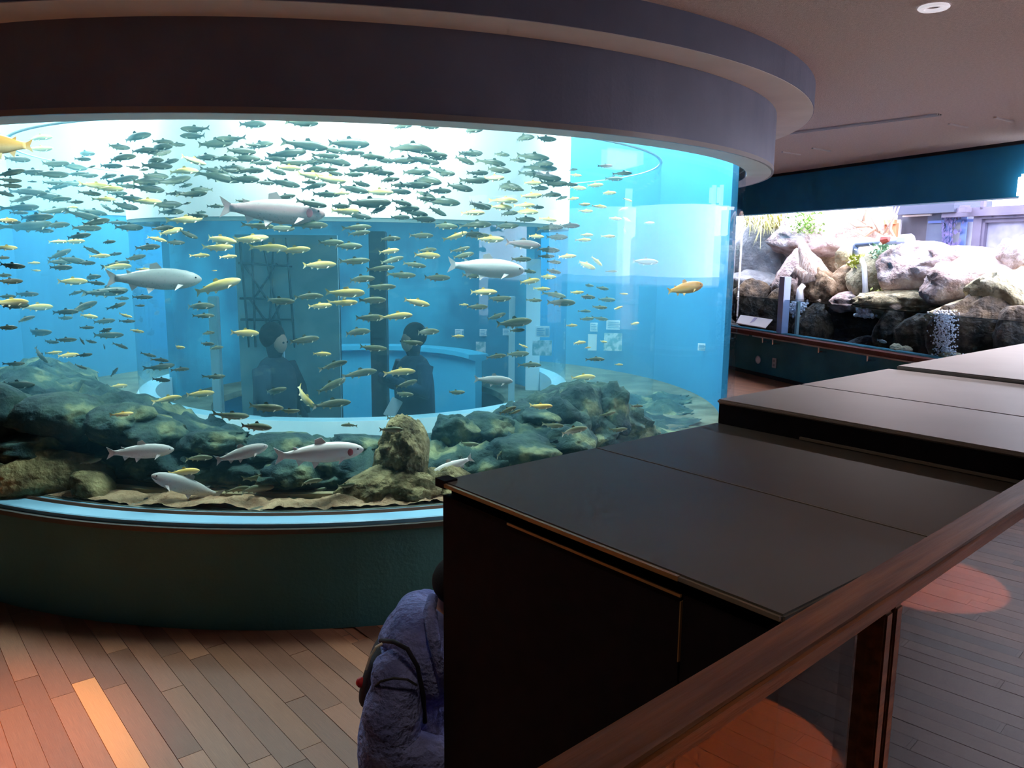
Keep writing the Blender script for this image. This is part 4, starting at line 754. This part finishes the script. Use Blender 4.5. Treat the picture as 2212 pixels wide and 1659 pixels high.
bbox('front_panel', 0, FS - .002, 0, .02, 0, ZB1 - .03, M_blk, b1); bbox('front_panel', FS + .002, W1, 0, .02, 0, ZB1 - .03, M_blk, b1)
bbox('body', 0, W1, .02, L1, 0, ZB1 - .012, M_blk, b1)
bbox('top_sheet', -.004, W1 + .004, -.006, SM - .002, ZB1 - .012, ZB1, M_top, b1, .003); bbox('top_sheet', -.004, W1 + .004, SM + .002, L1, ZB1 - .012, ZB1, M_top, b1, .003)
bbox('top_seam', 0, W1, SM - .002, SM + .002, ZB1 - .008, ZB1 + .0008, M_line, b1)
bbox('edge_strip', .02, FS, -.012, -.006, ZB1 - .008, ZB1 - .001, M_tape, b1); bbox('edge_strip', FS, W1, -.01, -.006, ZB1 - .008, ZB1 - .002, M_line, b1)
bbox('front_strip', .2, FS, -.004, 0, ZB1 - .034, ZB1 - .03, M_tape, b1)
bbox('front_seam', FS - .001, FS + .001, -.003, .004, ZB1 - .13, ZB1 - .04, M_tape, b1)
bbox('corner_cap', -.012, .02, -.01, .02, ZB1 - .012, ZB1 + .004, M_blk, b1)
ZB2 = 1.386
L2 = bloc(atz(1928, 797, ZB2))[1]; W2 = .735
b2 = empty('display_box', (0, 0, 0), 'taller black box, top lightened for daylight, behind the low one', 'box')
bbox('body', .0, W2, L1 + .002, L2, 0, ZB2 - .012, M_blk, b2)
SM2 = L1 + (L2 - L1) * .42
bbox('top_sheet', -.004, W2, L1 - .004, SM2 - .0015, ZB2 - .012, ZB2, M_top_lit, b2, .004); bbox('top_sheet', -.004, W2, SM2 + .0015, L2, ZB2 - .012, ZB2, M_top_lit, b2, .004)
bbox('front_lip', .24, W2, L1 - .01, L1 - .004, ZB1 + .002, ZB1 + .008, M_line, b2)
b3 = empty('display_box', (0, 0, 0), 'farthest black box, top lightened for daylight, near the aquarium window', 'box')
L3 = L2 + 1.3
bbox('body', .03, W2, L2 + .01, L3, 0, ZB2 - .002, M_blk, b3); bbox('top_sheet', .02, W2, L2 + .006, L3, ZB2 - .002, ZB2 + .012, M_top_lit, b3, .004)
# ------------------------------------------------------------------ wooden handrail with glass infill
ZR = 1.43
ra, rb = atz(1140, 1659, ZR), atz(2212, 1030, ZR); rd = (rb - ra).normalized(); rn = Vector((rd.y, -rd.x, 0))   # rn points to the viewer's side
RM = Matrix(((rd.x, rn.x, 0, ra.x), (rd.y, rn.y, 0, ra.y), (0, 0, 1, 0), (0, 0, 0, 1)))
def rl(P): v = P - ra; return v.dot(rd), v.dot(rn)
RWID = rl(atz(1860, 1290, ZR))[1]
M_rail = mat('rail_wood', (.12, .042, .013), (.24, .09, .03), scale=5, rough=.42, bump=.08, stretch=(1, 16, 16), spec=.3)
hr = empty('handrail', (0, 0, 0), 'brown wooden handrail with glass panels in the foreground', 'handrail')
def rbox(name, x0, x1, y0, y1, z0, z1, m, bevel=0):
    o = obj(name, box(x0, x1, y0, y1, z0, z1, bevel=bevel), m, parent=hr); o.matrix_basis = RM; return o
print('RWID', RWID, 'W1', W1, 'L1', L1, 'L2', L2, 'W2', W2)
RWID = max(.045, min(RWID, .075))
rbox('rail', -1.2, 3.2, 0, RWID, ZR - .021, ZR, M_rail, .004)
ps = rl(atz(1848, 1345, ZR - .04))[0]
for dx in (0, 1.15, -1.15):
    rbox('post', ps + dx, ps + dx + .016, RWID * .3, RWID * .3 + .03, .0, ZR - .021, M_rail, .002); rbox('post', ps + dx + .024, ps + dx + .04, RWID * .3, RWID * .3 + .03, .0, ZR - .021, M_rail, .002)
    rbox('post_core', ps + dx + .016, ps + dx + .024, RWID * .4, RWID * .4 + .015, .0, ZR - .021, mat('post_core', (.03, .012, .01)))
for x0, x1 in ((-1.1, ps - .01), (ps + .05, ps + 1.14)):
    rbox('glass_panel', x0, x1, RWID * .48, RWID * .48 + .008, .06, ZR - .022, glass('rail_glass', (.93, .95, .95), base=.07, gain=.9))
rbox('glass_clip', ps - .12, ps - .04, RWID * .45, RWID * .6, .62, .625, M_steel)
# pale nosing of the step at the lower right
p, q = atz(2165, 1668, .0), atz(2230, 1590, .0)
d = (q - p); a_ = math.atan2(d.y, d.x)
ns = empty('floor_nosing', (p.x, p.y, 0), 'pale metal floor nosing at the lower right corner', 'nosing', rz=a_)
obj('strip', box(-.2, .8, -.02, .0, .001, .014, bevel=.003), mat('nosing_tan', (.5, .4, .26), rough=.4), parent=ns); obj('strip', box(-.2, .8, -.06, -.028, .001, .014, bevel=.003), mat('nosing_pale', (.85, .72, .55), rough=.35), parent=ns)
# ------------------------------------------------------------------ people
def skin_mesh(name, joints, edges, m, parent=None, sub=2, **k):
    """joints: name -> (x, y, z, radius or (rx, ry)); grown with a Skin modifier, then applied"""
    keys = list(joints); me = bpy.data.meshes.new(name); me.from_pydata([joints[a][:3] for a in keys], [(keys.index(a), keys.index(b)) for a, b in edges], [])
    o = bpy.data.objects.new(name, me); C.objects.link(o)
    o.modifiers.new('Skin', 'SKIN'); s = o.modifiers.new('Sub', 'SUBSURF'); s.levels = s.render_levels = sub
    for i, a in enumerate(keys):
        r_ = joints[a][3]; sv = me.skin_vertices[0].data[i]; sv.radius = (r_, r_) if not isinstance(r_, tuple) else r_; sv.use_root = i == 0
    dg = bpy.context.evaluated_depsgraph_get(); e = o.evaluated_get(dg); m2 = bpy.data.meshes.new_from_object(e)
    o.modifiers.clear(); o.data = m2; m2.name = name
    for p in m2.polygons: p.use_smooth = True
    m2.materials.clear(); m2.materials.append(m)
    if parent is not None: o.parent = parent
    return tag(o, **k)
M_skin = mat('skin', (.55, .3, .2), (.6, .34, .23), scale=8, rough=.5)
M_hair = mat('hair_black', (.006, .005, .007), (.012, .01, .012), scale=30, rough=.85, spec=.1)
def loft(secs, s=1, n=18, ax=None):
    """secs: (centre, half width, half depth): horizontal ellipses, capped"""
    bm = bmesh.new(); rows = []
    for c, a, b in secs:
        rows.append([bm.verts.new(((c[0] + a * math.cos(t)) * s, (c[1] + b * math.sin(t)) * s, c[2] * s)) for t in (math.tau * k / n for k in range(n))])
    for A, B in zip(rows, rows[1:]):
        for j in range(n): bm.faces.new((A[j], A[(j + 1) % n], B[(j + 1) % n], B[j]))
    bm.faces.new(rows[0][::-1]); bm.faces.new(rows[-1]); bmesh.ops.recalc_face_normals(bm, faces=bm.faces); return bm
def loft_path(secs, n=20, ease=3):
    """secs: (centre, half width across the path in the x-z plane, half depth along y); smooth sections"""
    S_ = []
    for i in range(len(secs) - 1):
        a, b = secs[max(i - 1, 0)], secs[i]; c, d = secs[i + 1], secs[min(i + 2, len(secs) - 1)]
        for k in range(ease):
            t = k / ease
            cr = lambda p0, p1, p2, p3: .5 * (2 * p1 + (p2 - p0) * t + (2 * p0 - 5 * p1 + 4 * p2 - p3) * t * t + (3 * p1 - p0 - 3 * p2 + p3) * t ** 3)
            S_.append((Vector([cr(a[0][q], b[0][q], c[0][q], d[0][q]) for q in range(3)]), max(.004, cr(a[1], b[1], c[1], d[1])), max(.004, cr(a[2], b[2], c[2], d[2]))))
    S_.append((Vector(secs[-1][0]), secs[-1][1], secs[-1][2]))
    bm = bmesh.new(); rows = []
    for i, (c, a, b) in enumerate(S_):
        t = S_[min(i + 1, len(S_) - 1)][0] - S_[max(i - 1, 0)][0]; nx = Vector((t.z, 0, -t.x)).normalized()
        rows.append([bm.verts.new(c + nx * a * math.cos(q) + Vector((0, 1, 0)) * b * math.sin(q)) for q in (math.tau * k / n for k in range(n))])
    for A, B in zip(rows, rows[1:]):
        for j in range(n): bm.faces.new((A[j], A[(j + 1) % n], B[(j + 1) % n], B[j]))
    bm.faces.new(rows[0][::-1]); bm.faces.new(rows[-1]); bmesh.ops.recalc_face_normals(bm, faces=bm.faces); return bm
def chain(*n): return list(zip(n, n[1:]))
def visitor(px, ytop, dist, hgt, rz, cloth, hair, label, phone=False):  # solid figure that stands for a person mirrored in the tank glass
    p = atd(px, ytop, dist); h = p.z - .03
    P = empty('person', (p.x, p.y, .03), label, 'person', rz=rz); s = h / 1.2
    J = {'pelvis': (0, 0, .6, (.09, .07)), 'waist': (0, 0, .72, (.09, .07)), 'chest': (0, 0, .86, (.11, .08)), 'neck': (0, 0, .97, .035), 'head1': (0, -.01, 1.04, (.06, .07)), 'head2': (0, -.01, 1.12, (.065, .075)), 'head3': (0, -.005, 1.17, (.04, .045))}
    Ed = chain('pelvis', 'waist', 'chest', 'neck', 'head1', 'head2', 'head3')
    for a, sx in (('l', -1), ('r', 1)):
        up = phone
        J.update({a + 'sh': (sx * .13, 0, .92, .042), a + 'el': (sx * .19, -.05, .74, .034), a + 'wr': ((sx * .07, -.2, .84, .024) if up else (sx * .17, -.1, .58, .024)), a + 'ha': ((sx * .045, -.24, .87, .022) if up else (sx * .165, -.12, .53, .022)),
                  a + 'hip': (sx * .06, 0, .55, .06), a + 'kn': (sx * .07, -.01, .3, .045), a + 'an': (sx * .07, .01, .06, .032), a + 'to': (sx * .075, -.09, .03, .03)})
        Ed += chain('chest', a + 'sh', a + 'el', a + 'wr', a + 'ha') + chain('pelvis', a + 'hip', a + 'kn', a + 'an', a + 'to')
    J = {k: (v[0] * s, v[1] * s, v[2] * s, tuple(q * s for q in v[3]) if isinstance(v[3], tuple) else v[3] * s) for k, v in J.items()}
    b = skin_mesh('body', J, Ed, cloth, P)
    bm = bmesh.new(); bmesh.ops.create_uvsphere(bm, u_segments=16, v_segments=12, radius=.085 * s)
    hr_ = obj('hair', bm, hair, parent=P, smooth=True); hr_.location = (0, .012 * s, 1.125 * s); hr_.scale = (.92, 1, 1.05)
    bm = bmesh.new(); bmesh.ops.create_uvsphere(bm, u_segments=14, v_segments=10, radius=.06 * s)
    fc = obj('face', bm, M_skin, parent=P, smooth=True); fc.location = (0, -.045 * s, 1.08 * s); fc.scale = (.9, .75, 1.15)
    ct = obj('coat', loft([((0, .01, .4), .15, .13), ((0, .01, .6), .155, .13), ((0, .0, .78), .165, .13), ((0, 0, .9), .155, .11), ((0, .0, .96), .09, .085), ((0, .0, .985), .055, .055)], s), cloth, parent=P, smooth=True)
    for sx in (-1, 1):
        pts_ = [((sx * .14, 0, .92), .06), ((sx * .2, -.04, .76), .055), ((sx * .1, -.19, .83) if phone else (sx * .19, -.09, .58), .04)]
        obj('sleeve', tube([Vector(q_) * s for q_, _ in pts_], [r_ * s for _, r_ in pts_], 10), cloth, parent=P, smooth=True)
    for sx in (-1, 1):
        bm = bmesh.new(); bmesh.ops.create_uvsphere(bm, u_segments=8, v_segments=6, radius=.007 * s); e = obj('eye', bm, M_hair, parent=P); e.location = (sx * .022 * s, -.088 * s, 1.085 * s)
    return P
M_navy = mat('navy_cloth', (.012, .03, .05), (.02, .05, .075), scale=10, rough=.9); M_nav2 = mat('dark_blue_cloth', (.008, .03, .06), (.012, .04, .08), scale=10, rough=.9)
visitor(590, 700, 5.55, 1.2, 1.25, M_navy, M_hair, 'reflection of a long-haired person in dark clothes, built behind the left drum window')
v2 = visitor(893, 700, 5.6, 1.2, -.9, M_nav2, M_hair, 'reflection of a person holding up a phone, built behind the drum window', True)
ph = obj('phone', box(-.04, .04, -.005, .005, -.07, .07, bevel=.004), mat('phone_white', (.7, .72, .75), rough=.3), label='white phone held up by the reflected person built in the drum', cat='phone')
ph.location = v2.matrix_basis @ Vector((.05, -.2, .66)); ph.rotation_euler = (0, .5, .1)
# child in the blue hooded jacket, walking to the right behind the box; x = facing direction
cp = atd(905, 1500, 1.75); CHX, CHY = cp.x, cp.y
def cpt(px, py, dd=0.0):
    """point on the child's own mid plane (facing +x), dd = towards the viewer"""
    d = ray(px, py); t = (CHY - dd) / d.y; P = EYE + d * t; return P
child = empty('person', (CHX, CHY, 0), 'child in a blue hooded jacket standing behind the black box', 'person')
def cj(px, py, dd, r): P = cpt(px, py, dd); return (P.x - CHX, P.y - CHY, P.z, r)
J = {'pelvis': cj(880, 1700, 0, (.07, .07)), 'waist': cj(880, 1620, 0, (.06, .06)), 'chest': cj(886, 1500, 0, (.06, .06)), 'collar': cj(910, 1410, 0, (.045, .05)), 'neck': cj(945, 1370, 0, .04), 'head1': cj(975, 1325, 0, (.042, .045)), 'head2': cj(995, 1275, 0, (.055, .06)), 'head3': cj(995, 1240, 0, (.04, .04))}
Ed = chain('pelvis', 'waist', 'chest', 'collar', 'neck', 'head1', 'head2', 'head3')
for a, dd in (('n', 1), ('f', -1)):
    J.update({a + 'sh': cj(872, 1440, dd * .1, .05), a + 'el': cj(848, 1600, dd * .14, .042), a + 'wr': cj(960, 1632, dd * .13, .032), a + 'ha': cj(1000, 1640, dd * .12, .025), a + 'f1': cj(1035, 1632, dd * .11, .011),
              a + 'f2': cj(1038, 1642, dd * .125, .011), a + 'f3': cj(1036, 1652, dd * .14, .01), a + 'f4': cj(1030, 1660, dd * .15, .009), a + 'th': cj(1015, 1622, dd * .1, .011)})
    Ed += chain('chest', a + 'sh', a + 'el', a + 'wr', a + 'ha') + [(a + 'ha', a + f_) for f_ in ('f1', 'f2', 'f3', 'f4', 'th')]
    J.update({a + 'hip': (J['pelvis'][0], -dd * .055, J['pelvis'][2] - .06, .07), a + 'kn': (J['pelvis'][0] + .03, -dd * .06, .27, .05), a + 'an': (J['pelvis'][0], -dd * .06, .06, .038), a + 'to': (J['pelvis'][0] + .11, -dd * .06, .03, .032)})
    Ed += chain('pelvis', a + 'hip', a + 'kn', a + 'an', a + 'to')
skin_mesh('body', J, Ed, M_skin, child)
M_jac = mat('jacket_blue', (.09, .12, .36), (.3, .38, .85), scale=9, rough=.95, bump=.6, bscale=70, detail=8, lo=.3, hi=.7, third=(.18, .23, .58))
M_jdk = mat('jacket_dark', (.02, .025, .03), (.05, .055, .07), scale=9, rough=.95)
def cl(px, py, dd): P = cpt(px, py, dd); return (P.x - CHX, P.y - CHY, P.z)
KP = CHY / F / math.cos(.2)
def sec(px, py, hw, dep, dd=0): return (cl(px, py, dd), hw * KP, dep)
def wrinkle(o, amp, sc_, seed=0):
    for v in o.data.vertices:
        v.co += v.normal * amp * (noise.noise(v.co * sc_ + Vector((seed, 0, 0))) + .6 * noise.noise(v.co * sc_ * 2.1 + Vector((0, seed, 0))))
jk = obj('jacket', loft_path([sec(880, 1760, 100, .12), sec(881, 1680, 106, .125), sec(876, 1600, 108, .125), sec(884, 1525, 96, .115), sec(886, 1465, 94, .12), sec(898, 1415, 84, .105), sec(915, 1382, 58, .07)], 28, 5), M_jac, parent=child, smooth=True); wrinkle(jk, .008, 13, 3)
for dd, dl_ in ((.115, .04), (-.115, -.04)):
    sv_ = obj('sleeve', loft_path([sec(884, 1412, 30, .03, dd), sec(868, 1440, 52, .055, dd + dl_ * .3), sec(856, 1490, 56, .062, dd + dl_ * .7), sec(846, 1550, 58, .062, dd + dl_), sec(850, 1602, 58, .06, dd + dl_), sec(890, 1630, 54, .056, dd + dl_), sec(945, 1640, 50, .052, dd + dl_), sec(985, 1645, 40, .044, dd + dl_)], 22, 5), M_jac, parent=child, smooth=True)
    wrinkle(sv_, .011, 15, 7)
obj('sleeve_seam', tube([cl(x, y, dd) for x, y, dd in ((806, 1486, .16), (822, 1472, .195), (850, 1465, .208), (880, 1468, .206), (900, 1480, .19))], .0025, 6), M_jdk, parent=child)
hd = obj('hood', loft_path([sec(824, 1378, 5, .03), sec(842, 1364, 22, .075), sec(868, 1352, 42, .115), sec(895, 1350, 60, .145), sec(925, 1370, 78, .155), sec(950, 1410, 86, .145), sec(975, 1450, 84, .12), sec(992, 1480, 60, .08)], 26, 5), M_jac, parent=child, smooth=True); wrinkle(hd, .008, 15, 9)
obj('hood_rim', tube([cl(935, 1290, .07), cl(928, 1320, .11), cl(935, 1370, .155), cl(948, 1430, .16), cl(958, 1490, .14)], [.012, .014, .014, .012, .01], 8), M_jac, parent=child, smooth=True)
bm = bmesh.new(); bmesh.ops.create_uvsphere(bm, u_segments=20, v_segments=14, radius=1)
h_ = obj('hair', bm, M_hair, parent=child, smooth=True); h_.location = cl(988, 1252, 0); h_.scale = (.058, .085, .05)
tz = skin_mesh('trousers', {'p': (*cl(880, 1720, 0), (.1, .12)), 'nh': (J['nhip'][0], J['nhip'][1], J['nhip'][2], .082), 'nk': (J['nkn'][0], J['nkn'][1], .3, .065), 'na': (J['nan'][0], J['nan'][1], .1, .055), 'fh': (J['fhip'][0], J['fhip'][1], J['fhip'][2], .082), 'fk': (J['fkn'][0], J['fkn'][1], .3, .065), 'fa': (J['fan'][0], J['fan'][1], .1, .055)}, chain('p', 'nh', 'nk', 'na') + chain('p', 'fh', 'fk', 'fa'), M_jdk, child)
for a in ('n', 'f'):
    bm = bmesh.new(); bmesh.ops.create_uvsphere(bm, u_segments=14, v_segments=10, radius=1); s_ = obj('shoe', bm, M_hair, parent=child, smooth=True); s_.location = (J[a + 'an'][0] + .04, J[a + 'an'][1], .035); s_.scale = (.1, .045, .035)
# small dark backpack on the child's back
bp = empty('backpack', (CHX, CHY, 0), 'small dark backpack with white piping on the child in blue', 'backpack')
bm = bmesh.new(); bmesh.ops.create_uvsphere(bm, u_segments=24, v_segments=16, radius=1)
for v in bm.verts: v.co = Vector([math.copysign(abs(q_) ** .6, q_) for q_ in v.co])
bg_ = obj('bag', bm, mat('bag_navy', (.006, .008, .02), (.012, .015, .035), scale=10, rough=.8), parent=bp, smooth=True); bg_.location = cl(822, 1450, 0); bg_.scale = (.036, .09, .068); bg_.rotation_euler = (0, .28, 0)
obj('shoulder_strap', tube([cl(822, 1384, .12), cl(850, 1386, .16), cl(880, 1402, .185), cl(902, 1440, .18), cl(914, 1500, .16), cl(918, 1560, .14)], .005, 8), MATS['bag_navy'], parent=bp, smooth=True)
obj('piping', tube([cl(826, 1390, .16), cl(812, 1398, .165), cl(800, 1418, .165), cl(791, 1446, .16)], .003, 6), mat('piping_white', (.85, .82, .75), rough=.4), parent=bp)
bm = bmesh.new(); bmesh.ops.create_uvsphere(bm, u_segments=10, v_segments=8, radius=.012); t_ = obj('red_tag', bm, mat('tag_red', (.5, .02, .03), rough=.5), parent=bp, smooth=True); t_.location = cl(780, 1474, .06)
